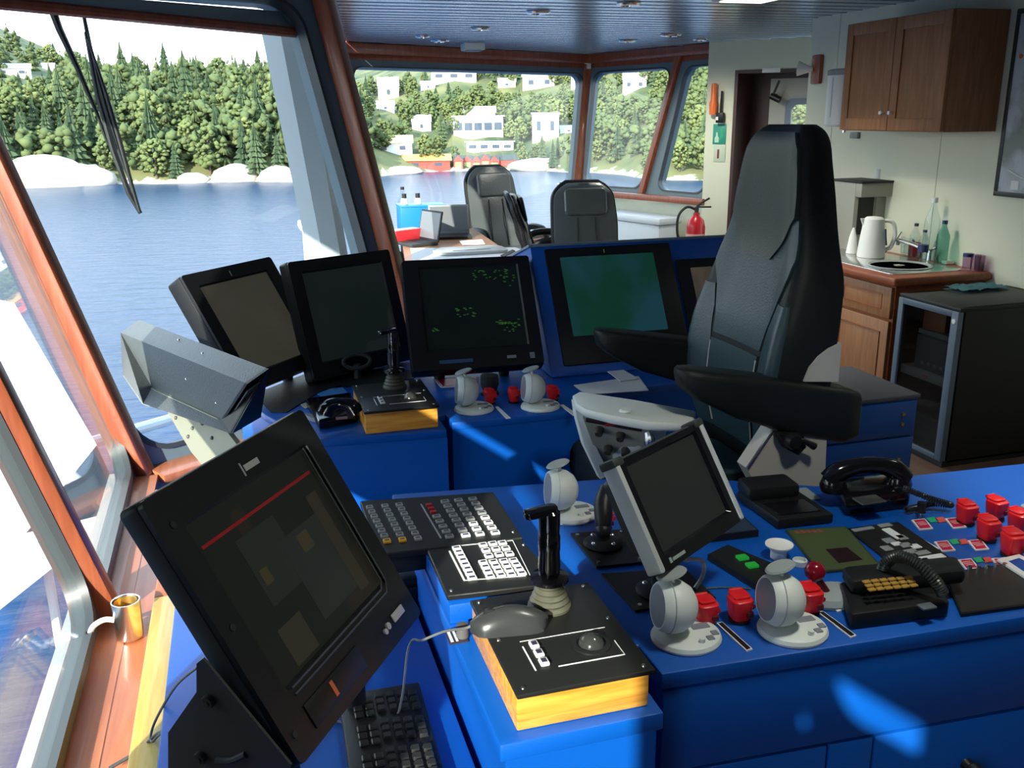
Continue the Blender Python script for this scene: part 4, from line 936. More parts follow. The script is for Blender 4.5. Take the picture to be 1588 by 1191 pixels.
# ---- panels let into the top
o, _ = plate('display_panel', 'olive green instrument panel with a dark window and faded red digits', 'instrument panel', ((1218, 824), (1312, 819), (1366, 880), (1270, 890)), .004, mat('olive_panel', (.06, .085, .03), .45), mat('olive_rim', (.03, .045, .02), .5))
pp = [pz(x, y, TOP) - o.location for x, y in ((1280, 856), (1313, 853), (1337, 872), (1300, 877))]
obj('window', B().loft([[Vector((q.x, q.y, .0045)) for q in pp], [Vector((q.x, q.y, .0055)) for q in pp]]), mat('dark_red_window', (.015, .004, .006), .15), o)
tx = B()
for k in range(5):
    q = pz(1236 + k * 9, 829 - k * .4, TOP) - o.location; tx.box(q.x - .004, q.x + .004, q.y - .006, q.y + .006, .0045, .0052)
obj('digits', tx, mat('faded_red', (.28, .07, .05), .5), o)
o, _ = plate('button_board', 'dark panel with grey and white buttons behind the coiled cord', 'instrument panel', ((1313, 822), (1392, 812), (1480, 872), (1392, 884)), .004, PANELK, BLACK)
for x, y, w, d, m_ in ((1338, 825, .05, .012, KEYG), (1372, 819, .03, .014, KEYG), (1385, 832, .020, .050, KEYW), (1398, 838, .02, .02, KEYG), (1378, 843, .022, .020, KEYG), (1390, 848, .02, .014, KEYW), (1404, 850, .024, .018, KEYG), (1419, 852, .02, .018, KEYW), (1412, 860, .026, .018, KEYG), (1430, 862, .03, .016, KEYG), (1445, 869, .055, .016, KEYW), (1400, 866, .024, .02, KEYG), (1375, 855, .02, .02, KEYG), (1420, 876, .06, .014, KEYG)):
    q = pz(x, y, TOP) - o.location; obj('button', B().box(q.x - w / 2, q.x + w / 2, q.y - d / 2, q.y + d / 2, .0045, .0075, .001, 1), m_, o)
q = pz(1472, 872, TOP) - o.location; obj('screw', B().cyl((q.x - .01, q.y, .0045), (q.x - .01, q.y, .0065), .004), STEEL, o)
o, _ = plate('lamp_panel', 'low black panel with two lit green buttons beside the touchscreen', 'instrument panel', ((1097, 868), (1128, 853), (1212, 888), (1180, 920)), .012, PANELK, BLACK)
GL = mat('lit_green', (.01, .12, .02), .4, emit=(.02, .6, .06), es=.22)
for x, y in ((1151, 867), (1166, 879)):
    q = pz(x, y, TOP + .012) - o.location; obj('button', B().box(q.x - .011, q.x + .011, q.y - .009, q.y + .009, .0115, .018, .002), GL, o)
o, _ = plate('alarm_panel', 'wide dark alarm panel with a row of small lamps in front of the red buttons', 'instrument panel', ((1462, 893), (1580, 876), (1650, 935), (1490, 957)), .006, mat('panel_brownblack', (.022, .02, .015), .4), BLACK)
for k in range(5):
    q = pz(1503 + k * 13.5, 888 - k * 1.2, TOP) - o.location; obj('lamp', B().cyl((q.x, q.y, .006), (q.x, q.y, .013), .0045, .004, 12), STEEL, o)
q = pz(1473, 884, TOP) - o.location; obj('marker', B().box(q.x - .007, q.x + .007, q.y - .004, q.y + .004, .0065, .008), KEYY, o)
o, _ = plate('card_frame', 'white framed card at the right edge of the console', 'card', ((1546, 870), (1580, 862), (1640, 893), (1600, 905)), .004, BLUED, WHITE, None, TOP + .0085, .014)
# toggle with black knob
p = pz(1427, 803, TOP)
tk = thing('toggle_switch', 'small black knob on a thin pin beside the coiled phone cord', 'switch', (p.x, p.y, TOP)); obj('pin', B().cyl((0, 0, 0), (0, 0, .016), .003), STEEL, tk); obj('knob', B().lathe([(0, .014), (.010, .014), (.0085, .024), (.009, .036), (0, .037)], 16), BLACK, tk)
# white funnel cup, ring, red ball lever
p = pz(1207, 864, TOP)
fu = thing('speaking_funnel', 'small white funnel-shaped cup on the blue console', 'funnel', (p.x, p.y, TOP)); obj('foot', B().lathe([(0, 0), (.016, 0), (.016, .014), (0, .015)], 24), WHITE, fu); obj('bowl', B().lathe([(0, .014), (.015, .014), (.020, .020), (.027, .026), (.0275, .029), (.025, .029), (.016, .022), (0, .021)], 28), WHITE, fu)
p = pz(1240, 876, TOP); o = obj('ring_socket', B().lathe([(.0, .0), (.014, 0), (.014, .010), (.0115, .011), (.0105, .004), (0, .004)], 24), LTGREY); o.location = (p.x, p.y, TOP + .001); tag(o, 'small grey ring socket behind the dark red ball knob', 'socket')
p = pz(1290, 930, TOP)
bl_ = thing('ball_lever', 'dark red ball knob on a grey lever base behind the right near thruster lever', 'lever', (p.x, p.y, TOP + .001))
obj('base', B().lathe([(0, 0), (.050, 0), (.051, .006), (.044, .016), (.030, .020), (0, .022)], 28, Matrix.Diagonal((1.1, .8, 1, 1))), mat('lever_base_grey', (.30, .34, .35), .45), bl_)
obj('lever', B().cyl((-.015, .0, .018), (-.035, .003, .050), .008, .006), mat('lever_red', (.10, .005, .012), .4), bl_)
obj('ball', B().ball((-.038, .004, .060), .0185), mat('ball_red', (.22, .004, .018), .18), bl_)
# ---- touchscreen on mount arm, mounting plates
ts = monitor('touchscreen', 'small touchscreen with silver side rails on a mount arm above the console', (.607, 1.235, .974), 32.6, 30.4, .27, .20, .022, (.028, .028, .018, .032), screenmat('screen_grey', (.008, .010, .009), (.012, .013, .012), 3, .6, .35), DKGREY, rim=GLOSSB)
for x in (-.006, .264): obj('side_rail', B().prism(rrect(x, x + .012, .004, .196, .004, 3), -.02, .011, None, .002), mat('silver_rail', (.62, .66, .66), .33, .35) if 'silver_rail' not in bpy.data.materials else bpy.data.materials['silver_rail'], ts)
obj('corner_cap', B().box(-.009, .020, .190, .205, -.022, .012, .004), DKGREY, ts); obj('corner_cap', B().box(.250, .279, .190, .205, -.022, .012, .004), DKGREY, ts)
obj('brand_mark', B().box(.028, .034, .010, .019, .008, .0092).box(.037, .075, .011, .0165, .008, .0092), mat('mark_green_grey', (.28, .36, .32), .5), ts)
TI = ts.matrix_world.inverted(); b0_ = pz(1022, 912, TOP + .012); bk = Vector((.13, .09, -.02))
arm = B().cyl(TI @ Vector((b0_.x, b0_.y, TOP + .012)), TI @ Vector((b0_.x, b0_.y + .006, TOP + .045)), .013).ball(TI @ Vector((b0_.x, b0_.y + .006, TOP + .05)), .017)
arm.tube([TI @ Vector((b0_.x, b0_.y + .006, TOP + .045)), TI @ Vector((b0_.x + .06, b0_.y + .06, TOP + .13)), bk + Vector((0, 0, -.035)), bk], [.017, .021, .02, .016], 12, 3).cyl(bk + Vector((0, 0, -.012)), bk + Vector((0, 0, .0)), .035)
obj('mount_arm', arm, BLACK, ts)
dsk = B().lathe([(0, 0), (.042, 0), (.043, .004), (.036, .008), (.020, .012), (0, .013)], 28, TI @ Tr(b0_.x, b0_.y, TOP + .006)); obj('mount_foot', dsk, BLACK, ts)
for pts, lab, disc in ((((885, 830), (968, 824), (1003, 874), (925, 882)), 'flat black mounting plate between the pale lever and the touchscreen', (935, 848)), (((932, 893), (1060, 884), (1110, 930), (985, 950)), 'flat black mounting plate under the touchscreen foot', None)):
    o, pl = plate('mounting_plate', lab, 'mounting plate', pts, .005, PANELK)
    xs = [q[0] for q in pl]; ys = [q[1] for q in pl]
    sx_, sy_ = (pl[3] if disc else pl[0]), 0
    cc = Vector((sum(xs) / 4, sum(ys) / 4, 0))
    for q in pl[:2] if not disc else pl: 
        v = Vector((q[0], q[1], 0)) * .82; obj('screw', B().cyl((v.x, v.y, .005), (v.x, v.y, .008), .004), STEEL, o)
    if disc:
        q = pz(*disc, TOP) - o.location; hold = thing('mount_base', 'black ball mount with arm on the flat plate behind the touchscreen', 'mount', (o.location.x + q.x, o.location.y + q.y, TOP + .006))
        obj('disc', B().lathe([(0, 0), (.040, 0), (.041, .004), (.034, .008), (.018, .012), (0, .013)], 28), BLACK, hold)
        obj('arm', B().tube([(0, 0, .01), (.004, .01, .05), (.012, .03, .075), (.028, .05, .10)], [.014, .018, .02, .016], 12, 4).ball((0, 0, .03), .017), BLACK, hold)
        for a in range(4): obj('screw', B().ball((.028 * math.cos(a * 1.57 + 3.6), .028 * math.sin(a * 1.57 + 3.6), .010), .005), CHROME, hold)
for x, y in ((1000, 905), (1052, 914)):
    q = TI @ pz(x, y, TOP + .014); obj('screw', B().ball(q, .0055), CHROME, ts)
tag(obj('white_cable', B().tube([pz(1062, 868, .96), pz(1085, 868, .93), pz(1092, 880, .91), pz(1088, 897, .875), pz(1078, 912, .857)], .004, 10, 8), mat('cable_white', (.45, .50, .46), .4)), 'pale bent cable hanging from the touchscreen to the console', 'cable')
tag(obj('thin_wire', B().tube([pz(1085, 914, .853), pz(1120, 911, .852), pz(1165, 913, .853)], .0015, 6, 4), mat('wire_olive', (.07, .09, .05), .5)), 'thin olive wire lying on the console right of the touchscreen foot', 'wire')
# dark slab under the touchscreen (laptop-like)
o, _ = plate('tablet_slab', 'dark bluish flat device under the right edge of the touchscreen', 'device', ((1068, 818), (1142, 800), (1176, 832), (1092, 842)), .014, mat('slab_navy', (.03, .045, .075), .25), BLACK, None, TOP + .001)
# ---- black handset box
def zbox(o, pts, z0, z1, m, name='body', bev=.004, zt=TOP):
    P4 = [pz(x, y, zt) - o.location for x, y in pts]; pl = [(q.x, q.y) for q in P4]
    a2 = sum(pl[i][0] * pl[(i + 1) % len(pl)][1] - pl[(i + 1) % len(pl)][0] * pl[i][1] for i in range(len(pl)))
    return obj(name, B().prism(pl[::-1] if a2 < 0 else pl, z0, z1, None, bev), m, o)
p = pz(1215, 792, TOP); hb_ = thing('handset_cradle', 'flat black handset box with raised rear end, near the helm chair', 'handset box', (p.x, p.y, TOP + .001))
zbox(hb_, ((1142, 775), (1226, 768), (1292, 812), (1206, 822)), 0, .022, BLACK); zbox(hb_, ((1140, 772), (1215, 765), (1240, 785), (1160, 793)), .02, .052, BLACK, 'handset', .010)
zbox(hb_, ((1180, 797), (1245, 790), (1270, 808), (1208, 815)), .0215, .024, GLOSSB, 'screen', .0)
# ---- glossy black telephone with coiled cord
p = pz(1345, 795, TOP); ph = thing('telephone', 'glossy black telephone with horizontal handset and coiled cord at the back of the console', 'telephone', (p.x, p.y, TOP + .001))
zbox(ph, ((1292, 770), (1400, 758), (1410, 790), (1310, 803)), 0, .045, GLOSSB, 'body', .012)
ha, hc = pz(1285, 752, .90) - ph.location, pz(1400, 748, .90) - ph.location
hd_ = B(); dv = (hc - ha)
hd_.tube([ha + Vector((0, 0, .01)), ha + dv * .12 + Vector((0, 0, .030)), ha + dv * .35 + Vector((0, 0, .043)), ha + dv * .65 + Vector((0, 0, .043)), ha + dv * .88 + Vector((0, 0, .030)), hc + Vector((0, 0, .01))], [.024, .023, .018, .018, .023, .024], 14, 5)
hd_.lathe([(0, -.016), (.027, -.014), (.030, 0), (.024, .016), (0, .020)], 20, Tr(*(ha + dv * .06)) ).lathe([(0, -.016), (.027, -.014), (.030, 0), (.024, .016), (0, .020)], 20, Tr(*(ha + dv * .94)))
obj('handset', hd_, GLOSSB, ph)
q = pz(1348, 776, TOP + .046) - ph.location; obj('dial_plate', B().box(q.x - .03, q.x + .03, q.y - .02, q.y + .02, .044, .048, .002), mat('dial_grey', (.04, .045, .045), .35), ph)
def coil(pts, r, turns, wire, n=14):
    P = [Vector(p) for p in pts]; Q = []
    for i in range(len(P) - 1):
        a, b, c, d = P[max(i - 1, 0)], P[i], P[i + 1], P[min(i + 2, len(P) - 1)]
        for k in range(40):
            t = k / 40; Q.append(0.5 * ((2 * b) + (c - a) * t + (2 * a - 5 * b + 4 * c - d) * t * t + (3 * b - a - 3 * c + d) * t ** 3))
    Q.append(P[-1]); out = []; N_ = turns * 9; N = None
    for k in range(N_ + 1):
        f = k / N_ * (len(Q) - 1); i = min(int(f), len(Q) - 2); p = Q[i].lerp(Q[i + 1], f - i); T = (Q[i + 1] - Q[i]).normalized()
        if N is None: N = T.orthogonal().normalized()
        N = (N - T * N.dot(T)).normalized(); Bn = T.cross(N); a = 2 * math.pi * k / 9
        out.append(p + (N * math.cos(a) + Bn * math.sin(a)) * r)
    return B().tube(out, wire, 5)
obj('coiled_cord', coil([pz(1405, 790, .862) - ph.location, pz(1425, 786, .862) - ph.location, pz(1445, 781, .863) - ph.location, pz(1475, 783, .866) - ph.location, pz(1440, 772, .885) - ph.location, pz(1402, 757, .91) - ph.location], .0055, 55, .0018), mat('cord_black', (.02, .02, .02), .28), ph)
# ---- keypad telephone in front with big cord loop
p = pz(1378, 958, TOP); kt = thing('keypad_telephone', 'black telephone with yellow lit keypad and arching coiled cord on the near edge', 'telephone', (p.x, p.y, TOP + .001))
zbox(kt, ((1300, 925), (1446, 908), (1470, 958), (1318, 978)), 0, .030, BLACK, 'cradle', .006)
zbox(kt, ((1300, 921), (1478, 903), (1494, 930), (1318, 948)), .028, .058, BLACK, 'handset', .011)
KEYAM = mat('amber_keys', (.35, .20, .03), .5, emit=(.4, .2, .02), es=.02)
for r_ in range(3):
    for c_ in range(6):
        a_ = pz(1344 + c_ * 13 + r_ * 4, 902 - c_ * 1.3 + r_ * 6, .91) - kt.location
        obj('key', B().box(a_.x - .007, a_.x + .007, a_.y - .0045, a_.y + .0045, .057, .0605, .001, 1), KEYAM, kt)
q = pz(1430, 938, TOP + .03) - kt.location; obj('clip', B().box(q.x - .014, q.x + .014, q.y - .02, q.y - .002, .03, .034, .001), mat('clip_grey', (.10, .12, .13), .4), kt)
obj('coiled_cord', coil([pz(1462, 921, .90) - kt.location, pz(1448, 898, .925) - kt.location, pz(1420, 872, .945) - kt.location, pz(1392, 863, .945) - kt.location, pz(1372, 876, .92) - kt.location, pz(1368, 898, .88) - kt.location, pz(1378, 905, .862) - kt.location], .0085, 46, .003), mat('cord_dark', (.022, .025, .022), .35), kt)
# ------------------------------------------------------------------ far control console
far = thing('control_console', 'far blue control console below the bow window, carrying the row of dark monitors', 'console', (0.8, 2.9, 0))
FI = Tr(-.8, -2.9, 0)
fplan = [(.13, 2.443), (.17, 2.437), (.508, 2.412), (.508, 2.55), (.535, 2.55), (.535, 2.465), (.93, 2.465), (1.02, 2.60), (1.95, 2.70), (1.95, 3.40), (.60, 3.40), (.33, 3.36), (-.06, 3.02), (.02, 2.72)]
def inset(pl, d):
    c = Vector((sum(p[0] for p in pl) / len(pl), sum(p[1] for p in pl) / len(pl))); return [tuple(c + (Vector(p) - c) * (1 - d)) for p in pl]
obj('worktop', B().prism(fplan, TOP - .025, TOP, FI, .004), BLUE, far)
obj('body', B().prism(inset(fplan, .012), 0.0, TOP - .025, FI), BLUE, far)
obj('seam', B().box(.16, .50, 2.418, 2.445, .585, .590, M=FI).box(.33, .336, 2.418, 2.44, .36, .585, M=FI).box(.54, .93, 2.462, 2.48, .585, .590, M=FI), BLACKM, far)
# blue monitor housing on the far console
hp_ = [(2.81, .852), (3.05, 1.262), (3.36, 1.17), (3.36, .852)]
hm = thing('monitor_housing', 'blue sloping housing with two built-in displays behind the helm chair', 'monitor housing', (.955, 2.81, .852))
YZ = Matrix(((0, 0, 1, 0), (1, 0, 0, -2.81), (0, 1, 0, -.852), (0, 0, 0, 1)))
obj('shell', B().prism(hp_, 0, 1.02, YZ, .006), BLUE, hm)
obj('top_edge', B().prism([(3.045, 1.258), (3.045, 1.268), (3.36, 1.178), (3.36, 1.168)], -.006, 1.026, YZ, .002), mat('edge_bluegrey', (.16, .22, .28), .4), hm)
sl_o = Vector((.955, 2.81, .852)); sl_up = Vector((0, .24, .41)).normalized(); sl_n = Vector((0, -.41, .24)).normalized()
SM = Matrix(((1, 0, 0, 0), (0, sl_up.y, sl_n.y, 0), (0, sl_up.z, sl_n.z, 0), (0, 0, 0, 1)))
def slp(x, y):
    r = ray(x, y); k = (sl_o - CAMP).dot(sl_n) / r.dot(sl_n); q = CAMP + r * k - sl_o; return q.x, q.dot(sl_up)
S_ECD = screenmat('screen_green_chart', (.003, .035, .022), (.008, .045, .06), 5, .6, .3)
for nm, (xa, ya), (xb, yb), scr, sx0, sx1 in (('display', (843, 388), (1038, 545), S_ECD, .05, .07), ('display', (1046, 404), (1230, 545), screenmat('screen_brown_list', (.035, .032, .025), (.055, .045, .032), 14, .7, .3), .05, .05)):
    u0, v1 = slp(xa, ya); u1, _ = slp(xb, ya + 2); v0 = .035
    d_ = obj(nm, B().prism(rrect(u0, u1, v0, v1, .006, 3), 0.0, .010, SM, .002), BLACK, hm, label='dark built-in display with %s picture' % ('green chart' if scr is S_ECD else 'brownish list'))
    obj('screen', B().prism(rrect(u0 + sx0, u1 - sx1, v0 + .10, v1 - .035, .003, 2), .009, .0115, SM), scr, d_)
    obj('brand_mark', B().prism(rrect((u0 + u1) / 2 - .02, (u0 + u1) / 2 - .017, v1 - .026, v1 - .012, .001, 1), .010, .012, SM), mat('mark_cream', (.6, .55, .4), .5) if 'mark_cream' not in bpy.data.materials else bpy.data.materials['mark_cream'], d_)
# three free-standing monitors
m1_ = monitor('marine_monitor', 'leftmost dark monitor of the far row, turned and tilted beside the grey hood', (-.031, 2.775, .905), 49, 32, .42, .40, .06, (.055, .055, .05, .05), screenmat('screen_taupe', (.030, .030, .022), (.036, .034, .026), 4, .75, .35), BLACK)
obj('brand_mark', B().box(.20, .203, .362, .380, .0078, .009), bpy.data.materials['mark_cream'], m1_)
m2_ = monitor('marine_monitor', 'unlit black monitor second from the left in the far row', (.185, 2.965, .865), 27.5, 17, .41, .40, .05, (.05, .05, .045, .06), screenmat('screen_dead_sheen', (.006, .010, .009), (.012, .016, .014), 7, .6, .3, 'vor'), BLACK)  # dead screen glows faintly in place of reflections
S_RAD = screenmat('screen_radar', (.001, .003, .003), (.002, .004, .004), 8, .5, .2)
m3_ = monitor('radar_monitor', 'black radar monitor with faint green echoes in the middle of the far row', (.490, 2.835, .904), -4.1, 35.2, .44, .40, .05, (.06, .05, .035, .075), S_RAD, BLACK)
RG = mat('radar_green', (.0, .02, .0), .4, emit=(.02, .085, .012), es=.8)
rg = B(); rr_ = random.Random(5)
for cx, cy, sx_, sy_, nn in ((.30, .335, .06, .018, 26), (.20, .20, .035, .016, 16), (.33, .145, .045, .022, 26), (.10, .145, .025, .006, 6), (.36, .30, .02, .03, 8)):
    for k in range(nn):
        x, y = cx + rr_.uniform(-sx_, sx_), cy + rr_.uniform(-sy_, sy_); rg.box(x - rr_.uniform(.002, .007), x + .003, y - .001, y + .0015, .0018, .0026)
o = obj('radar_echoes', rg, RG, m3_); o['kind'] = 'stuff'
obj('maker_plate', B().box(.09, .20, .022, .034, .0078, .009), mat('plate_blue', (.04, .09, .20), .4), m3_)
obj('control_button', B().box(.315, .345, .026, .036, .0078, .011), MIDGREY, m3_); obj('control_button', B().box(.392, .408, .022, .042, .0078, .010), MIDGREY, m3_)
# the same monitors stand on the worktop
for m_, n_ in ((m1_, 2), (m2_, 2), (m3_, 2)):
    I = m_.matrix_world.inverted()
    for xx in (.10, .32):
        a = m_.matrix_world @ Vector((xx, .08, -.06)); obj('stand', B().cyl(I @ a, I @ Vector((a.x, a.y, TOP + .001)), .018), BLACKM, m_)
# grey hood (back of a tilted instrument) by the bow window, on a bent plate
A1, A2 = pz(187, 516, 1.12), pz(381, 594, 1.12)
ax = (A2 - A1); L_ = ax.length; axn = ax.normalized(); sd_ = Vector((0, 0, 1)).cross(axn).normalized()
if sd_.y < 0: sd_ = -sd_
hood = thing('instrument_hood', 'grey six-sided metal hood on a bent plate in front of the bow window', 'instrument hood', A1)
y1_, y2_ = A1.y, A2.y
def w0(p): return p - A1
Lr = [w0(A1), w0(pz(215, 496, 1.145)), w0(A1) + sd_ * .17 + Vector((0, 0, -.09)), w0(py(222, 626, y1_ + .05)), w0(py(190, 580, y1_ + .01))]
Rr = [w0(A2), w0(pz(414, 571, 1.145)), w0(py(402, 646, y2_ + .10)), w0(py(357, 672, y2_ + .02)), w0(py(345, 650, y2_ - .01))]
def onpl(x, y, a, b, c): # sight line onto the plane through three points (hood space)
    n_ = (b - a).cross(c - a); r = ray(x, y); k = (A1 + a - CAMP).dot(n_) / r.dot(n_); return CAMP + r * k - A1
Rr[4] = onpl(345, 650, Lr[0], Lr[4], Rr[0])
Lr[3] = onpl(222, 626, Lr[4], Rr[4], Rr[3])
def hq(t, u): # a point round the section: u in 0..5
    i = int(u) % 5; f = u - int(u); a = Lr[i].lerp(Rr[i], t); b = Lr[(i + 1) % 5].lerp(Rr[(i + 1) % 5], t); return a.lerp(b, f)
obj('hood', B().loft([Lr, Rr]), HAMMER, hood, 20)
obj('end_frame', B().loft([[p - axn * .004 for p in Rr], [p + axn * .008 for p in Rr]]), BLACK, hood, 20)
cR = sum(Rr, Vector()) / 5
obj('end_plate', B().loft([[cR + (p - cR) * .68 + axn * .007 for p in Rr], [cR + (p - cR) * .66 + axn * .011 for p in Rr]]), HAMMER, hood, 20)
off = sd_ * .012
c3 = w0(py(330, 735, y2_ + .08))
pl1 = [Lr[4].lerp(Rr[4], .03), Lr[4].lerp(Rr[4], .97)] + [onpl(x, y, Lr[4], Rr[4], c3) for x, y in ((372, 690), (330, 735), (300, 700), (262, 637), (248, 634), (224, 626))]
pl1 = [p - sd_ * .006 for p in pl1]; nP = len(pl1)
pb_ = B(); pb_.add(pl1 + [p + off for p in pl1], [tuple(range(nP)), tuple(range(2 * nP - 1, nP - 1, -1))] + [(i, (i + 1) % nP, nP + (i + 1) % nP, nP + i) for i in range(nP)])
obj('bent_plate', pb_, mat('plate_khaki', (.22, .22, .16), .4), hood, 20)
for x, y in ((262, 625), (277, 647), (289, 640), (303, 663), (318, 656), (296, 676), (333, 678)): obj('rivet', B().ball(onpl(x, y, Lr[4], Rr[4], c3) - sd_ * .007, .005), HAMMER, hood)
for t, u in ((.40, .75), (.62, .55), (.62, 4.55), (.9, 4.3)): obj('rivet', B().ball(hq(t, u), .0035), STEEL, hood)
q = pl1[3]; obj('post', B().tube([q + sd_ * .02, q + sd_ * .03 + Vector((0, 0, -.05)), Vector((q.x + sd_.x * .03, q.y + sd_.y * .03, .71 - A1.z))], .022, 10), BLACKM, hood)
# things lying on the far console
plate('black_panel', 'black panel under the two left monitors of the far row', 'mat', ((395, 612), (500, 570), (640, 575), (642, 588), (560, 598), (500, 606), (445, 640), (420, 640)), .003, BLACKM)  # black panel laid over the worktop, also hiding its window reflection
def zb(o, pts, z0, z1, m, name, bev=.004): return zbox(o, pts, z0, z1, m, name, bev)
p = pz(515, 645, TOP); fh = thing('telephone', 'black telephone on the far console left of the orange joystick box', 'telephone', (p.x, p.y, TOP + .001))
zb(fh, ((475, 632), (545, 622), (556, 655), (495, 668)), 0, .03, GLOSSB, 'body', .008)
a, b_ = pz(505, 640, .90) - fh.location, pz(552, 640, .90) - fh.location; d_ = b_ - a
obj('handset', B().tube([a, a + d_ * .15 + Vector((0, 0, .02)), a + d_ * .5 + Vector((0, 0, .028)), a + d_ * .85 + Vector((0, 0, .02)), b_], [.024, .022, .016, .022, .024], 12, 5), GLOSSB, fh)
q = pz(530, 648, TOP + .032) - fh.location; obj('label', B().box(q.x - .016, q.x + .016, q.y - .008, q.y + .008, .029, .032), mat('label_rose', (.4, .2, .2), .5), fh)
o = obj('grey_wedge', B().prism([(0, 0), (.03, -.07), (.06, -.09), (.05, -.05)], 0, .012), MIDGREY); p = pz(465, 645, TOP); o.location = (p.x, p.y, TOP + .001); tag(o, 'grey metal wedge at the left edge of the far console', 'wedge')
plate('document', 'blue-white sheet on the far console in the sun, left of the orange joystick box', 'paper', ((492, 612), (528, 598), (541, 612), (512, 622)), .003, mat('sheet_blue', (.10, .35, .75), .5))
plate('document', 'small pale card beside the far telephone', 'paper', ((466, 628), (498, 618), (506, 624), (474, 634)), .002, mat('card_tan', (.6, .5, .35), .6))
plate('document', 'red and white leaflet behind the left far thruster lever', 'paper', ((672, 588), (742, 585), (738, 598), (684, 602)), .003, REDD, PAPER, None, TOP + .001, .010)
plate('document', 'large white sheet of paper on the far console beside the helm chair', 'paper', ((890, 598), (990, 584), (1006, 606), (908, 612)), .002, PAPER)
plate('document', 'narrow white paper slip between keyboard and armrest', 'paper', ((938, 574), (962, 572), (990, 588), (962, 592)), .003, PAPER, None, None, TOP + .004)
p = pz(925, 570, TOP); k2 = thing('keyboard', 'small black keyboard in front of the green chart display', 'keyboard', (p.x - .02, p.y + .03, TOP + .001), math.radians(-4))
KT = Rx(math.radians(22))
obj('case', B().box(-.13, .22, -.08, .12, 0, .03, .006, M=KT @ Tr(0, .01, .0)).box(-.12, .21, -.04, .10, -.035, .0, .004, M=KT @ Tr(0, .03, .035)), BLACK, k2)
kq = obj('key', B().box(-.007, .007, -.006, .006, 0, .007, .002, 1, M=KT), mat('key_grey', (.10, .11, .11), .35), k2); f_ = True
for r_ in range(6):
    for c_ in range(9):
        k = kq if f_ else kq.copy()
        if not f_: COL.objects.link(k); k.parent = k2
        f_ = False; k.location = KT @ Vector((-.115 + c_ * .022, -.055 + r_ * .026, .038 - .008))
for x, y, s_, lab in ((766, 602, .05, 'small dark grey camera-like lamp between the far thruster levers'),):
    p = pz(x, 618, TOP + .001); o = thing('small_lamp', lab, 'lamp', (p.x, p.y + .05, TOP + .001)); obj('base', B().lathe([(0, 0), (.03, 0), (.03, .006), (0, .008)], 20), BLACK, o); obj('head', B().lathe([(0, 0), (.022, .0), (.030, .02), (.028, .05), (0, .055)], 20, Tr(0, 0, .012)), DKGREY, o)
p = pz(556, 590, TOP); o = thing('ring_lever', 'dark steel ring handle behind the far joystick box', 'handle', (p.x, p.y + .02, TOP + .001)); obj('post', B().cyl((0, 0, 0), (0, 0, .05), .012), DKGREY, o)
obj('ring', B().tube([(.045 * math.cos(a * .42), .01 * math.sin(a * .42), .06 + .022 * math.sin(a * .42)) for a in range(16)], .007, 8), DKGREY, o)
# ------------------------------------------------------------------ helm chair
CY = 2.235
hc_ = thing('helm_chair', 'tall black leather helm chair with padded armrests behind the near console', 'chair', (1.38, CY, 0))
HI = Tr(-1.38, -CY, 0)
def srow(z, xf, hw, th, cyo=0.0, bol=0.0):
    """one level of the backrest: front face bulging at the sides, rounded corners, deeper towards the middle"""
    out = []
    n = 22
    for i in range(n):   # front, from -Y to +Y
        t = -1 + 2 * i / (n - 1); s_ = abs(t)
        x = xf + .018 * (1 - s_ ** 2) - bol * max(0, s_ - .55) ** 1.0 * 1.2 * (1 - max(0, s_ - .9) * 8) + (.030 * max(0, (s_ - .80) / .20) ** 2.4)
        out.append((x, CY + cyo + hw * t, z))
    for i in range(n):
        t = 1 - 2 * i / (n - 1); s_ = abs(t)
        out.append((xf + th - .035 * max(0, (s_ - .5) / .5) ** 2, CY + cyo + hw * t, z))
    return out
lev = [(.74, 1.325, .19, .10, 0, .01), (.82, 1.300, .215, .13, 0, .03), (.92, 1.283, .236, .190, 0, .05), (1.02, 1.284, .243, .200, 0, .06), (1.12, 1.300, .243, .192, 0, .06), (1.20, 1.322, .236, .18, 0, .05), (1.28, 1.343, .222, .168, 0, .04), (1.35, 1.358, .200, .15, 0, .025), (1.42, 1.366, .178, .142, 0, .015), (1.50, 1.370, .160, .135, 0, .01), (1.57, 1.374, .146, .125, 0, .006), (1.62, 1.380, .134, .115, 0, .0), (1.65, 1.390, .118, .095, 0, 0), (1.666, 1.405, .092, .065, 0, 0)]
# denser levels by interpolation
def lerp_lev(levs, per):
    out = []
    for i in range(len(levs) - 1):
        a, b, c, d = levs[max(i - 1, 0)], levs[i], levs[i + 1], levs[min(i + 2, len(levs) - 1)]
        for k in range(per):
            t = k / per; out.append(tuple(0.5 * ((2 * q1) + (q2 - q0) * t + (2 * q0 - 5 * q1 + 4 * q2 - q3) * t * t + (3 * q1 - q0 - 3 * q2 + q3) * t ** 3) for q0, q1, q2, q3 in zip(a, b, c, d)))
    out.append(levs[-1]); return out
L2 = lerp_lev(lev, 3)
br = obj('backrest', B().loft([srow(*q) for q in L2], True, HI), LEATHER, hc_, 60)
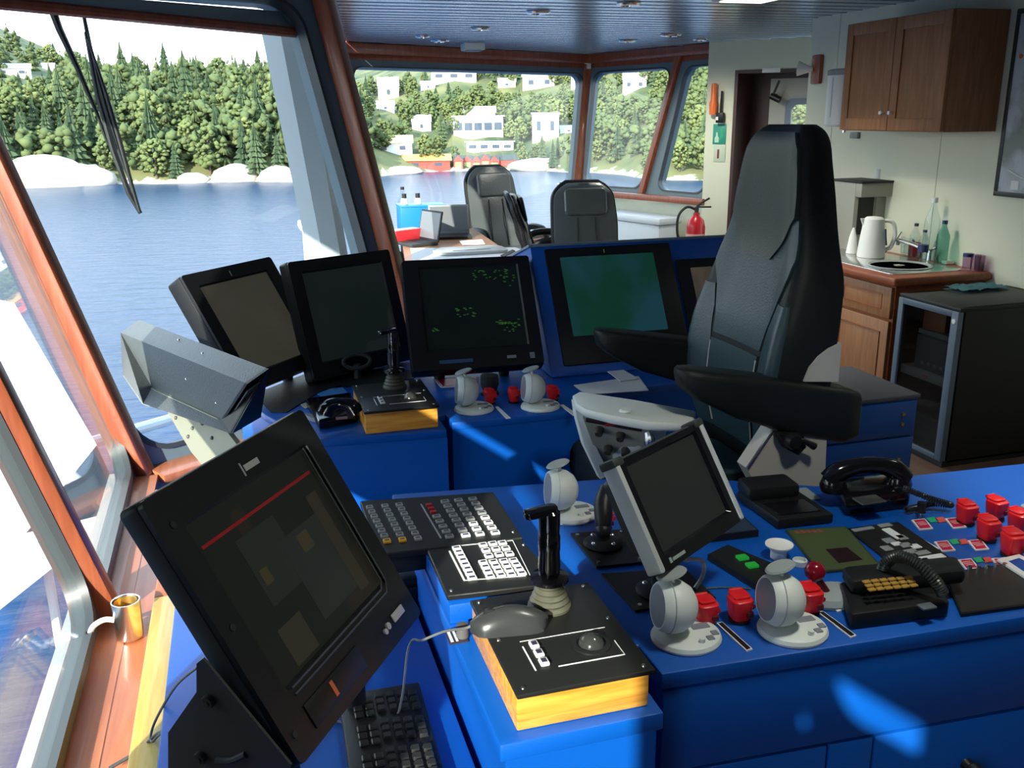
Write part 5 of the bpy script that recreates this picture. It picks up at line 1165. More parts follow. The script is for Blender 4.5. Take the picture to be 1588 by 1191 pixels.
# front leather panels laid on the backrest
def lev_at(z):
    for a, b in zip(L2, L2[1:]):
        if a[0] <= z <= b[0]: k = (z - a[0]) / max(b[0] - a[0], 1e-6); return [p + (q - p) * k for p, q in zip(a, b)]
    return L2[-1]
def bpnt(z, t, out=.004):
    q = lev_at(z); s_ = abs(t); x = q[1] + .018 * (1 - s_ ** 2) - q[5] * max(0, s_ - .55) * 1.2 * (1 - max(0, s_ - .9) * 8) + (.030 * max(0, (s_ - .80) / .20) ** 2.4)
    return Vector((x - out, CY + q[2] * t, z))
def panel(name, zt, m, nz=44, nt=18, out=.005, lab=None):
    """zt: list of (z, tmin, tmax) outline rows"""
    rows = []
    for k in range(nz + 1):
        f = k / nz * (len(zt) - 1); i = min(int(f), len(zt) - 2); g = f - i
        z, t0_, t1_ = [a + (b - a) * g for a, b in zip(zt[i], zt[i + 1])]
        rows.append([bpnt(z, t0_ + (t1_ - t0_) * j / nt, out) for j in range(nt + 1)])
    co = [p for r in rows for p in r] + [p + Vector((.02, 0, 0)) for r in rows for p in r]; w = nt + 1; n0 = len(rows) * w
    F = [(i * w + j, i * w + j + 1, (i + 1) * w + j + 1, (i + 1) * w + j) for i in range(nz) for j in range(nt)]
    F += [(n0 + a, n0 + d, n0 + c, n0 + b) for a, b, c, d in F]
    edge = [j for j in range(w)] + [i * w + nt for i in range(1, nz + 1)] + [nz * w + j for j in range(nt - 1, -1, -1)] + [i * w for i in range(nz - 1, 0, -1)]
    F += [(edge[i], edge[(i + 1) % len(edge)], n0 + edge[(i + 1) % len(edge)], n0 + edge[i]) for i in range(len(edge))]
    return obj(name, B().add(co, F, HI), m, hc_, 50, lab)
panel('headrest_panel', [(1.318, -.26, .40), (1.37, -.55, .62), (1.435, -.90, .86), (1.49, -.92, .89), (1.55, -.92, .89), (1.605, -.90, .87), (1.648, -.78, .76)], mat('leather_slate', (.038, .047, .048), .36, bump=.1, bscale=240), out=.012)
panel('shoulder_panel', [(1.085, -.52, .52), (1.14, -.56, .56), (1.22, -.68, .68), (1.29, -.86, .86), (1.335, -.92, .90), (1.38, -.93, .90), (1.43, -.93, .90)], LEATHERT, out=.006)
panel('lumbar_panel', [(.80, -.50, .50), (.92, -.48, .48), (1.07, -.52, .52)], LEATHERT, out=.009)
panel('side_bolster', [(.80, .53, .95), (.92, .52, .96), (1.07, .56, .96), (1.16, .62, .95), (1.22, .72, .93)], LEATHERT, out=.004)
panel('side_bolster', [(.80, -.95, -.53), (.92, -.96, -.52), (1.07, -.96, -.56), (1.16, -.95, -.62), (1.22, -.93, -.72)], LEATHERT, out=.004)
for s_ in (1, -1): obj('stitching', B().tube([bpnt(z, s_ * .515, .009) for z in (.82, .90, .98, 1.05)], .0022, 5, 4, ) if False else B().tube([HI @ bpnt(z, s_ * .515, .010) for z in (.82, .90, .98, 1.06)], .0022, 5, 4), STITCH, hc_)
ch_s = B().prism(rrect(-.25, .25, -.235, .235, .06, 5), 0, .12, HI @ Tr(1.13, CY, .635) @ Ry(math.radians(4)), .035, 4)
obj('seat', ch_s, LEATHER, hc_, 50)
obj('seat_panel', B().prism(rrect(-.225, .19, -.15, .15, .05, 5), .118, .128, HI @ Tr(1.13, CY, .635) @ Ry(math.radians(4)), .004), LEATHERT, hc_)
obj('back_shell', B().loft([[(x_, y_, z_) for x_, y_, z_ in [(1.40, CY - hw, z), (1.475 + ex, CY - hw * .75, z), (1.475 + ex, CY + hw * .75, z), (1.40, CY + hw, z)]] for z, hw, ex in ((.60, .20, .02), (.80, .225, .005), (.92, .225, -.005), (1.0, .17, -.02))], True, HI), BEIGE, hc_)
def arm_rest(y0, tip, rear, wid):
    tip, rear = Vector(tip), Vector(rear); d = (rear - tip); rings = []
    for t, k, h0, h1 in ((0, .25, -.012, .006), (.03, .7, -.042, .012), (.10, .95, -.064, .014), (.3, 1.0, -.100, .015), (.6, 1.0, -.126, .014), (.9, 1.0, -.138, .012), (.98, .9, -.122, .006), (1.0, .7, -.108, -.002)):
        c = tip + d * t; rings.append([c + Vector((0, u * k, v)) for u, v in rrect(-wid / 2, wid / 2, h0, h1, min(.020, (h1 - h0) * .45), 4)])
    return B().loft(rings, True, HI)
obj('armrest', arm_rest(0, (1.005, 2.00, 1.085), (1.545, 2.02, .975), .105), LEATHER, hc_, 50)
obj('armrest', arm_rest(0, (.985, 2.50, 1.075), (1.45, 2.49, .995), .10), LEATHER, hc_, 50)
sq = [HI @ py(x, y, 1.985) for x, y in ((1247, 592), (1256, 570), (1270, 553), (1286, 541), (1305, 532), (1300, 592))]
obj('side_shell', B().loft([[p for p in sq], [p + Vector((0, .03, 0)) for p in sq]]), BEIGE, hc_)
sc_ = [HI @ py(x, y, 1.975) for x, y in ((1158, 726), (1197, 667), (1243, 664), (1282, 680), (1278, 775), (1185, 775))]
obj('side_cover', B().loft([[p for p in sc_], [p + Vector((0, .05, 0)) for p in sc_]]), BEIGE, hc_)
obj('side_trim', B().tube([sc_[0] - Vector((0, .003, 0)), sc_[1] - Vector((0, .003, 0))], .005, 8), STEEL, hc_)
ad_ = [HI @ py(x, y, 1.974) for x, y in ((1198, 668), (1236, 668), (1240, 688), (1228, 700), (1212, 692))]
obj('adjuster', B().loft([[p + Vector((0, -.03, 0)) for p in ad_], ad_]), BLACK, hc_)
kp_ = HI @ py(1226, 682, 1.945)
kn = obj('knob', B().lathe([(0, 0), (.030, 0), (.032, .02), (.026, .035), (0, .037)], 18, Tr(*kp_) @ Rx(math.radians(90)) @ Matrix.Scale(.7, 4)), BLACK, hc_); obj('lever', B().tube([kp_, kp_ + Vector((.035, -.01, -.004)), kp_ + Vector((.065, -.012, -.022))], [.008, .007, .010], 8), BLACK, kn)
obj('seat_base', B().prism(rrect(-.18, .20, -.17, .17, .04, 4), .50, .645, HI @ Tr(1.20, CY, 0), .01), BLACK, hc_)
obj('pedestal', B().lathe([(0, 0), (.24, 0), (.24, .03), (.10, .06), (.085, .12), (.085, .50), (0, .5)], 28, HI @ Tr(1.22, CY, 0)), DKGREY, hc_)
# ------------------------------------------------------------------ grey control pod beside the chair
pod = thing('control_pod', 'light grey control pod with tilted lid and four knobs beside the helm chair', 'control pod', (.92, 2.17, 0))
PI_ = Tr(-.92, -2.17, 0)
lidpx = ((888, 612), (897, 607), (985, 620), (1079, 637), (1076, 652), (1055, 657), (1006, 655), (950, 645), (905, 634), (892, 624))
LZ = lambda x: .985 - .03 * (x - 888) / 190
lid = [PI_ @ pz(x, y, LZ(x)) for x, y in lidpx]
lc = sum(lid, Vector()) / len(lid)
def ring(k, dz, sh=Vector((0, 0, 0))): return [lc + (p - lc) * k + Vector((0, 0, dz)) + sh for p in lid]
obj('lid', B().loft([ring(.96, -.022), ring(1.0, -.016), ring(1.0, -.004), ring(.97, 0)]), LTGREY, pod, 50)
q = PI_ @ pz(970, 631, .985); obj('lid_boss', B().lathe([(0, 0), (.016, 0), (.014, .006), (0, .007)], 20, Tr(q.x, q.y, lc.z + .002)), LTGREY, pod)
sh = Vector((.03, -.01, 0))
obj('body', B().loft([ring(.74, -.022, Vector((.01, .05, 0))), ring(.52, -.12, sh * .8 + Vector((.02, .09, 0))), ring(.46, -.25, sh * 2.0 + Vector((.02, .09, 0))), ring(.44, -.34, sh * 2.6 + Vector((.01, .07, 0)))]), LTGREY, pod, 50)
obj('column', B().cyl((lc.x + .07, lc.y - .02, 0), (lc.x + .07, lc.y - .02, lc.z - .33), .085, .075, 24), DKGREY, pod)
fcp = [PI_ @ (pz(x, y, z)) for x, y, z in ((904, 646, .950), (1004, 664, .925), (992, 712, .800), (930, 716, .790))]
fnn = (fcp[1] - fcp[0]).cross(fcp[3] - fcp[0]).normalized(); fnn = fnn if fnn.y < 0 else -fnn
fp_ = obj('front_panel', B().loft([[p - fnn * .02 for p in fcp], [p + fnn * .003 for p in fcp]]), mat('panel_tan', (.42, .41, .33), .5), pod)
for u, v in ((.22, .22), (.58, .28), (.30, .66), (.66, .70)):
    p = fcp[0].lerp(fcp[1], u).lerp(fcp[3].lerp(fcp[2], u), v); obj('knob', B().cyl(p, p + fnn * .02, .013, .010, 14), mat('knob_brown', (.06, .05, .04), .4) if 'knob_brown' not in bpy.data.materials else bpy.data.materials['knob_brown'], fp_)
a, b_ = fcp[0].lerp(fcp[1], .05), fcp[0].lerp(fcp[1], .92); obj('lamp_slot', B().tube([a + fnn * .004 - Vector((0, 0, .004)), b_ + fnn * .004 - Vector((0, 0, .004))], .006, 8), mat('slot_dark', (.03, .015, .012), .3), fp_)
m_ = a.lerp(b_, .45) + fnn * .010; obj('red_lamp', B().ball(m_, (.018, .006, .004)), mat('lamp_red', (.5, .02, .03), .3), fp_)
strip = [PI_ @ pz(x, y, z) for x, y, z in ((890, 622, .975), (908, 640, .96), (922, 690, .85), (944, 735, .76), (930, 742, .75), (905, 690, .85), (893, 645, .94))]
obj('edge_strip', B().loft([[p + Vector((0, .02, 0)) for p in strip], [p + Vector((0, -.006, 0)) for p in strip]]), LTGREY, pod)
p = PI_ @ pz(1003, 663, .92); obj('steel_clamp', B().tube([p, p + Vector((.005, -.01, -.03)), p + Vector((-.004, -.012, -.06))], [.008, .014, .006], 10, 3), STEEL, pod)
# blue drawer cabinet behind the chair
dc = thing('drawer_cabinet', 'blue drawer cabinet between the helm chair and the dark rack', 'cabinet', (2.19, 3.0, 0))
obj('body', B().box(-.25, .24, -.20, .22, 0, .645, .004), BLUED, dc); obj('top', B().box(-.255, .245, -.21, .225, .645, .66, .003), mat('grey_violet_top', (.07, .075, .10), .5), dc)
for k, (z0, z1) in enumerate(((.50, .635), (.36, .49), (.05, .35))):
    d_ = obj('drawer', B().box(-.24, .23, -.212, -.198, z0, z1, .003), BLUED, dc)
    for q in ((.17,) if k else (.15, .17)): obj('lock', B().cyl((q if k else .17, -.212, (z0 + z1) / 2 + (.02 if q == .15 else -.02)), (q if k else .17, -.218, (z0 + z1) / 2 + (.02 if q == .15 else -.02)), .007), mat('brass', (.5, .4, .12), .3, .9) if 'brass' not in bpy.data.materials else bpy.data.materials['brass'], d_)
obj('knob', B().ball((-.17, -.225, .30), .022), BLACKM, dc)
# ------------------------------------------------------------------ galley corner
SLATE = mat('slate_blue_metal', (.10, .14, .19), .4); BLK2 = mat('rack_black', (.010, .011, .011), .55)
rk_ = thing('equipment_rack', 'low black equipment rack with glass door and slate-blue door frame', 'rack', (3.22, 3.495, 0))
obj('cabinet', B().box(.03, .66, 0, .02, .02, .80, .003).box(.03, .66, .40, .42, .02, .80).box(.64, .66, .02, .40, .02, .80).box(.0, .66, .0, .42, .0, .03).box(-.005, .66, -.004, .424, .782, .80, .003), BLK2, rk_)
fr_ = B(); fr_.box(-.012, .02, 0, .045, .03, .782, .004).box(-.012, .02, .385, .42, .03, .782, .004).box(-.012, .02, .045, .385, .752, .782, .003).box(-.012, .02, .045, .385, .03, .055, .003)
dr = obj('door', fr_, SLATE, rk_); obj('glass', B().box(-.002, .003, .045, .385, .055, .752), CABGL, dr); obj('lock', B().cyl((-.012, .022, .735), (-.017, .022, .735), .012), WHITE, dr)
obj('shelf', B().box(.03, .62, .02, .40, .385, .43, .002), MIDGREY, rk_); obj('shelf_badge', B().box(.026, .031, .20, .235, .405, .415), RED, rk_)
obj('equipment_unit', B().box(.05, .6, .05, .33, .43, .60, .004), mat('unit_dark', (.09, .09, .10), .4), rk_); obj('equipment_unit', B().box(.08, .5, .04, .36, .60, .625, .002), MIDGREY, rk_); obj('equipment_unit', B().box(.10, .5, .20, .36, .625, .74, .004), mat('unit_orange', (.42, .14, .06), .5), rk_)
bt = B()
for k in range(5): bt.box(.046, .051, .08 + k * .045, .10 + k * .045, .46, .475)
obj('button_row', bt, KEYG, rk_)
obj('dial', B().cyl((.05, .09, .50), (.044, .09, .50), .022), mat('dial_amber', (.4, .2, .08), .3), rk_); obj('equipment_unit', B().box(.06, .6, .05, .36, .06, .20, .003), BLK2, rk_)
cl = B(); n_ = 14; rr_ = random.Random(3)
co = [(x / n_ * .30, y / n_ * .14, .012 + .010 * noise.noise(Vector((x * .5, y * .6, 2))) + .008 * rr_.random()) for x in range(n_ + 1) for y in range(n_ + 1)]; w_ = n_ + 1
co += [(x, y, .0) for x, y, z in co[:w_ * w_]]
F = [(i * w_ + j, i * w_ + j + 1, (i + 1) * w_ + j + 1, (i + 1) * w_ + j) for i in range(n_) for j in range(n_)]; F += [tuple(a + w_ * w_ for a in f[::-1]) for f in F]
p = pz(1484, 452, .80); o = obj('cloth', cl.add(co, F), FOAM, None, 60); o.location = (p.x - .02, p.y - .06, .801); tag(o, 'folded teal cloth lying on top of the black equipment rack', 'cloth')
CTZ = .85
ct = thing('kitchen_counter', 'cherry kitchen counter unit with drawer, door and inset steel sink', 'counter', (3.30, 4.06, 0))
obj('carcass', B().box(.02, .59, .02, 1.38, 0, CTZ - .04), CHERRYD, ct); obj('worktop', B().box(-.03, .595, -.025, 1.4, CTZ - .045, CTZ, .012, 3), CHERRYD, ct)
for k, (y0, y1) in enumerate(((.03, .50), (.52, .95), (.97, 1.37))):
    dd = obj('drawer', B().box(0, .02, y0, y1, .62, .79, .004), CHERRY, ct); obj('panel_ring', B().tube([(-.001, y0 + .07, .665), (-.001, y1 - .07, .665), (-.001, y1 - .07, .745), (-.001, y0 + .07, .745), (-.001, y0 + .07, .665)], .004, 4), CHERRYD, dd)
    dd = obj('door', B().box(0, .02, y0, y1, .06, .605, .004), CHERRY, ct); obj('panel_ring', B().tube([(-.001, y0 + .06, .13), (-.001, y1 - .06, .13), (-.001, y1 - .06, .54), (-.001, y0 + .06, .54), (-.001, y0 + .06, .13)], .005, 4), CHERRYD, dd)
sk = B(); sk.prism(rrect(.03, .50, .07, 1.0, .05, 4), CTZ, CTZ + .006, None, .002)
si = obj('sink', sk, STEEL, ct); obj('bowl_rim', B().lathe([(.17, .0), (.178, .006), (.165, .008), (.15, -.002), (.0, -.003)], 32, Tr(.25, .30, CTZ + .006)), ALU, si)
obj('drain', B().lathe([(0, 0), (.03, 0), (.03, .004), (0, .005)], 20, Tr(.25, .30, CTZ + .006)), STEEL, si)
ZC = CTZ + .007
p = pz(1448, 405, ZC); fa = thing('faucet', 'steel sink faucet with long slanting spout', 'faucet', (p.x + .02, p.y + .06, ZC))
obj('base', B().cyl((0, 0, 0), (0, 0, .055), .022, .018), STEEL, fa); tip = py(1393, 372, p.y + .22) - fa.location; obj('spout', B().tube([(0, 0, .045), tip * .5 + Vector((0, 0, .03)), tip], [.016, .013, .012], 12, 4).cyl(tip, tip - Vector((0, 0, .03)), .012), STEEL, fa); obj('lever', B().tube([(0, 0, .055), (.02, -.03, .075)], .006, 8), STEEL, fa)
p = pz(1350, 398, ZC); ke = thing('kettle', 'white electric kettle with big loop handle on the counter by the sink', 'kettle', (p.x, p.y, ZC))
kh = .235
obj('body', B().lathe([(0, 0), (.078, 0), (.08, .01), (.072, .10), (.060, .20), (.056, kh - .01), (.045, kh), (0, kh + .006)], 28), WHITE, ke)
sd = Vector((.86, -.5, 0)).normalized()
obj('handle', B().tube([sd * .050 + Vector((0, 0, .215)), sd * .105 + Vector((0, 0, .205)), sd * .125 + Vector((0, 0, .13)), sd * .105 + Vector((0, 0, .06)), sd * .070 + Vector((0, 0, .045))], [.010, .012, .012, .012, .010], 10, 5), WHITE, ke)
obj('spout', B().loft([[-sd * .05 + Vector((a * .5, a, .16 + 0 * a)) for a in (-.02, .0, .02)] + [-sd * .045 + Vector((0, 0, .17))], [-sd * .075 + Vector((a * .5, a, .225)) for a in (-.016, .0, .016)] + [-sd * .04 + Vector((0, 0, .228))]]), WHITE, ke)
obj('water_gauge', B().tube([sd * .063 + Vector((-.02, -.034, .17)), sd * .068 + Vector((-.02, -.036, .12)), sd * .071 + Vector((-.015, -.036, .075))], .006, 6, 3), mat('gauge_blue', (.03, .05, .12), .3), ke)
p = pz(1345, 352, ZC); CM = mat('coffee_machine_grey', (.30, .30, .25), .45)
yb = 4.98
q0, q1 = py(1312, 275, yb), py(1383, 282, yb); hh = q1.z - CTZ
cm_ = thing('coffee_machine', 'tall grey coffee machine with dark top behind the kettle', 'coffee machine', (q1.x, yb, CTZ + .001))
wd = .26
obj('body', B().box(-wd, 0, .0, .25, 0, hh, .006).box(-wd, 0, -.06, .001, hh - .085, hh, .006), CM, cm_); obj('top', B().box(-wd - .005, .005, -.065, .255, hh, hh + .012, .003), BLACKM, cm_); obj('niche', B().box(-wd + .03, -.12, -.004, .002, .10, hh - .09), BLACKM, cm_); obj('side_panel', B().box(-.105, -.01, -.006, .001, .05, hh - .09, .003), CM, cm_)
jar = obj('tin', B().lathe([(0, 0), (.032, 0), (.034, .004), (.033, .055), (.030, .060), (0, .062)], 20), LTGREY); p = py(1366, 277, yb + .1); jar.location = (p.x - .01, yb + .1, CTZ + hh + .014); tag(jar, 'small pale tin standing on top of the coffee machine', 'tin')
obj('cup_tray', B().box(-wd + .02, -.12, -.055, -.004, .02, .035), STEEL, cm_)
q = py(1328, 330, 4.85); tw = obj('paper_cone', B().lathe([(0, 0), (.035, 0), (.022, .10), (.006, .155), (0, .156)], 16), WHITE); tw.location = (q.x, 4.86, ZC + .0); tag(tw, 'white paper cone standing between kettle and coffee machine', 'paper')
def bottle(label, x, y, r, h, m, cap, prof=None, lab=None, zc=ZC):
    p = pz(x, y, zc)
    if p.x > 3.83: p = px(x, y, 3.83)
    o = thing('bottle', label, 'bottle', (p.x, p.y, zc))
    pr = prof or [(0, 0), (r, 0), (r, h * .60), (r * .95, h * .66), (r * .38, h * .86), (r * .36, h * .93), (0, h * .93)]
    obj('glass_body', B().lathe(pr, 20), m, o); obj('cap', B().lathe([(0, h * .92), (r * .42, h * .92), (r * .42, h), (0, h)], 14), cap, o)
    if lab: obj('label', B().lathe([(r * 1.01, h * .25), (r * 1.02, h * .5)], 20), lab, o)
    return o
NAVY = mat('cap_navy', (.02, .03, .12), .4); CAPD = mat('cap_dark', (.03, .03, .04), .4)
bottle('tall clear plastic bottle, the highest beside the faucet', 1440, 396, .042, .36, BOTGL, mat('cap_pale', (.75, .78, .78), .4))
bottle('green-tinted bottle with blue cap right of the tall clear bottle', 1459, 400, .036, .24, GRNGL, NAVY)
bottle('small clear bottle with dark cap left of the tall clear bottle', 1418, 380, .030, .20, BOTGL, CAPD)
bottle('small bottle with navy label behind the tall clear bottle', 1432, 382, .030, .17, BOTGL, NAVY, None, NAVY)
p = pz(1416, 398, ZC); o = obj('red_mug', B().lathe([(0, 0), (.032, 0), (.036, .08), (.033, .08), (.030, .01), (0, .01)], 20), mat('mug_red', (.28, .02, .02), .35)); o.location = (p.x + .02, p.y + .02, ZC); tag(o, 'dark red mug behind the faucet spout', 'mug')
p = pz(1401, 396, ZC); o = obj('drinking_glass', B().lathe([(0, 0), (.034, 0), (.040, .10), (.038, .10), (.032, .006), (0, .006)], 20), BOTGL); o.location = (p.x + .06, p.y + .05, ZC); tag(o, 'clear glass tumbler behind the tip of the faucet', 'glass')
tag(obj('kettle_cable', B().tube([pz(1372, 392, ZC + .01), pz(1390, 372, ZC + .10), pz(1404, 352, ZC + .13), pz(1413, 362, ZC + .10), pz(1417, 376, ZC + .08)], [.003, .003, .003, .004, .008], 8, 6), BLACKM), 'black cable with plug arching above the faucet', 'cable')
for x, y, lab in ((1499, 418, 'left glass tumbler at the wall end of the counter, navy rim'), (1513, 419, 'middle glass tumbler at the wall end of the counter'), (1524, 420, 'rightmost glass tumbler at the wall end of the counter')):
    p = pz(x, y, CTZ); o = thing('drinking_glass', lab, 'glass', (min(p.x, 3.85), p.y, CTZ + .001), 0, 'tumblers at the wall end of the counter'); obj('tumbler', B().lathe([(0, 0), (.024, 0), (.027, .085), (.025, .085), (.022, .006), (0, .006)], 18), glass_mat('violet_glass', (.82, .72, .82), 1.5) if 'violet_glass' not in bpy.data.materials else bpy.data.materials['violet_glass'], o)
    if 'left' in lab: obj('rim_band', B().lathe([(.0272, .07), (.0278, .088), (.0255, .088)], 18), NAVY, o)
p = pz(1470, 408, ZC); o = obj('sponge', B().box(-.03, .03, -.02, .02, 0, .022, .006), WHITE); o.location = (p.x, p.y, CTZ + .001); tag(o, 'small white sponge beside the sink edge', 'sponge')
# upper cabinet
uc = thing('wall_cabinet', 'cherry wall cabinet with two panelled doors above the counter', 'cabinet', (3.55, 4.15, 1.585))
obj('carcass', B().box(.02, .348, 0, .87, 0, .605, .003), CHERRY, uc)
for k, (y0, y1) in enumerate(((.435, .865), (.005, .43))):
    dd = obj('door', B().box(.004, .022, y0, y1, .005, .60, .003).box(-.004, .006, y0, y0 + .06, .005, .60, .002).box(-.004, .006, y1 - .06, y1, .005, .60, .002).box(-.004, .006, y0 + .06, y1 - .06, .005, .07, .002).box(-.004, .006, y0 + .06, y1 - .06, .535, .60, .002), CHERRY, uc)
    yk = y0 + .035 if k == 0 else y1 - .035
    obj('knob', B().lathe([(0, 0), (.006, 0), (.005, .012), (.012, .018), (.011, .026), (0, .028)], 16, Tr(-.004, yk, .10) @ Ry(-math.pi / 2)), WHITE, dd)
wh = thing('water_heater', 'white cylindrical water heater on the wall left of the cherry wall cabinet', 'water heater', (3.78, 5.32, 1.60))
obj('tank', B().lathe([(0, 0), (.10, 0), (.112, .015), (.112, .325), (.10, .345), (0, .35)], 28), WHITE, wh); obj('lid_ring', B().lathe([(.1125, .315), (.116, .318), (.116, .345), (.09, .354)], 28), MIDGREY, wh); obj('gauge', B().tube([(-.108, -.02, .06), (-.110, -.02, .30)], .006, 8), LTGREY, wh); obj('tap', B().cyl((-.04, -.08, 0), (-.04, -.08, -.035), .012), STEEL, wh)
obj('wall_bracket', B().box(.10, .119, -.05, .05, .05, .30), LTGREY, wh)
p = px(1324, 212, 3.88); o = obj('wall_socket', B().box(-.012, .01, -.04, .04, -.02, .02, .003), MIDGREY); o.location = (3.888, p.y, 1.545); tag(o, 'small grey socket under the left end of the wall cabinet', 'socket')
# framed chart on the wall
pf = thing('framed_chart', 'framed sea chart in a dark frame on the wall at the right edge', 'picture', (3.878, 3.3, 1.255))
W_, H_ = .79, .93
obj('frame', B().box(0, .02, 0, W_, 0, .025, .002).box(0, .02, 0, W_, H_ - .025, H_, .002).box(0, .02, 0, .025, .025, H_ - .025, .002).box(0, .02, W_ - .025, W_, .025, H_ - .025, .002), mat('frame_dark', (.03, .035, .03), .4), pf)
chm = screenmat('chart_paper', (0, 0, 0), (0, 0, 0), 5, 0, .25, base=(.5, .5, .5)); n, l = chm.node_tree.nodes, chm.node_tree.links
c = n.new('ShaderNodeValToRGB'); c.color_ramp.elements[0].position = .45; c.color_ramp.elements[0].color = (.55, .58, .62, 1); c.color_ramp.elements[1].position = .62; c.color_ramp.elements[1].color = (.28, .30, .28, 1)
z = [q for q in n if q.type == 'TEX_NOISE'][0]; l.new(z.outputs['Fac'], c.inputs[0]); l.new(c.outputs[0], n['Principled BSDF'].inputs['Base Color'])
obj('chart', B().box(.004, .010, .024, W_ - .024, .024, H_ - .024), chm, pf)
q = px(1583, 70, 3.88); obj('chart_mark', B().cyl((.002, W_ - .06, .70), (.006, W_ - .06, .70), .012), mat('orange_dot', (.75, .2, .03), .4), pf)
tr_ = B().tube([(.003, W_ - .08, .14), (.003, W_ - .2, .10), (.003, W_ - .35, .12)], .004, 6, 4); obj('coast_line', tr_, PAPER, pf); obj('legend_box', B().box(.002, .006, W_ - .16, W_ - .11, .04, .085), WHITE, pf)
# wooden bell plaque by the door
p = px(1264, 108, 3.89); o = thing('bell_plaque', 'small brown wooden plaque with white horn beside the door opening', 'bell', (3.885, 5.80, p.z))
obj('board', B().box(-.018, .013, -.05, .05, -.095, .095, .01), MAHOG, o); obj('horn', B().cyl((-.02, .02, 0), (-.09, .09, .01), .012, .05, 18), WHITE, o)
# things on the door wall
def wallthing(name, label, cat, x, y): 
    u, v = onwall(x, y); o = thing(name, label, cat, M=DM @ Tr(u, -.001, v)); return o
fl = wallthing('torch', 'orange torch hanging in a wall holder left of the door', 'torch', 1109, 160)
obj('body', B().lathe([(0, -.10), (.032, -.10), (.036, -.03), (.038, .0), (.026, .03), (.024, .17), (0, .175)], 20, Tr(0, -.045, 0)), mat('torch_orange', (.80, .16, .03), .4), fl); obj('holder', B().box(-.03, .03, -.03, 0, -.06, -.02, .004), mat('holder_red', (.6, .05, .04), .4), fl)
rd = wallthing('handheld_radio', 'black handheld radio with aerial beside the orange torch', 'radio', 1119, 180)
obj('body', B().box(-.035, .035, -.06, -.002, -.06, .03, .006), BLACK, rd); obj('aerial', B().tube([(.0, -.03, .03), (.004, -.03, .22)], [.012, .009], 10), BLACK, rd); obj('label', B().box(-.033, -.010, -.063, -.058, -.035, -.005), WHITE, rd)
sg = wallthing('safety_sign', 'green safety sign with pale bottle symbol on the door wall', 'sign', 1116, 208)
obj('plate', B().box(-.062, .062, -.006, 0, -.09, .09, .001), mat('sign_green', (.02, .28, .20), .45), sg); obj('symbol', B().prism([(-.042, -.075), (-.004, -.075), (-.002, -.035), (-.014, -.015), (-.016, .012), (-.024, .018), (-.032, .012), (-.032, -.015), (-.044, -.035)], .006, .0075, Rx(math.pi / 2)), mat('symbol_pale', (.45, .68, .50), .5), sg); obj('symbol', B().prism([(.0, -.06), (.035, -.02), (.03, .06), (.005, .045), (.012, .0)], .006, .0072, Rx(math.pi / 2)), mat('symbol_green', (.03, .36, .16), .5), sg)
sg = wallthing('safety_sign', 'small white safety sign with dark red bar below the green sign', 'sign', 1116, 238)
obj('plate', B().box(-.055, .055, -.006, 0, -.075, .075, .001), mat('sign_white', (.50, .60, .46), .5), sg); obj('symbol', B().box(-.022, -.002, -.008, -.005, -.045, .038, .002), mat('symbol_red', (.25, .03, .03), .5), sg)
dl = wallthing('door_label', 'small pale label on the frame above the door opening', 'label', 1197, 109)
obj('plate', B().box(-.08, .08, -.022, -.016, -.02, .02, .001), WHITE, dl)
# bench chest and fire extinguisher under the right windows
p = py(992, 345, 8.75); wdir = (sl('A', .9) - sl('R', .9)); wdir.z = 0; wdir.normalize()
bx = thing('storage_chest', 'white storage chest under the right-hand windows', 'chest', M=Matrix.Translation((3.72, 8.62, 0.0)) @ Matrix.Diagonal((1, 1, 1.18, 1)) @ Rz(math.atan2(wdir.y, wdir.x)))
obj('body', B().box(-.55, .50, -.02, .24, 0, .56, .02), mat('chest_white', (.62, .66, .68), .4), bx); obj('lid', B().box(-.57, .52, -.04, .26, .56, .62, .02), mat('chest_lid', (.68, .72, .74), .4), bx)
fx = thing('fire_extinguisher', 'red fire extinguisher with black hose beside the door wall', 'fire extinguisher', (4.02, 7.72, .27))
obj('cylinder', B().lathe([(0, 0), (.08, 0), (.085, .02), (.085, .42), (.07, .48), (.03, .52), (.028, .55), (0, .55)], 24), mat('extinguisher_red', (.50, .012, .02), .3), fx); obj('valve', B().cyl((0, 0, .54), (0, 0, .60), .02).tube([(0, 0, .60), (.04, -.02, .64), (.10, -.05, .68)], .010, 8).tube([(0, 0, .60), (.05, -.02, .60), (.12, -.05, .60)], .008, 8), DKGREY, fx); obj('hose', B().tube([(0, 0, .57), (-.08, .03, .60), (-.16, .04, .52), (-.17, .03, .36), (-.12, .02, .20)], .012, 8, 5), BLACKM, fx); obj('wall_bracket', B().box(-.03, .03, .08, .26, .2, .26), DKGREY, fx); obj('label', B().lathe([(.0856, .18), (.0858, .36)], 24), mat('extinguisher_label', (.75, .4, .38), .5), fx)
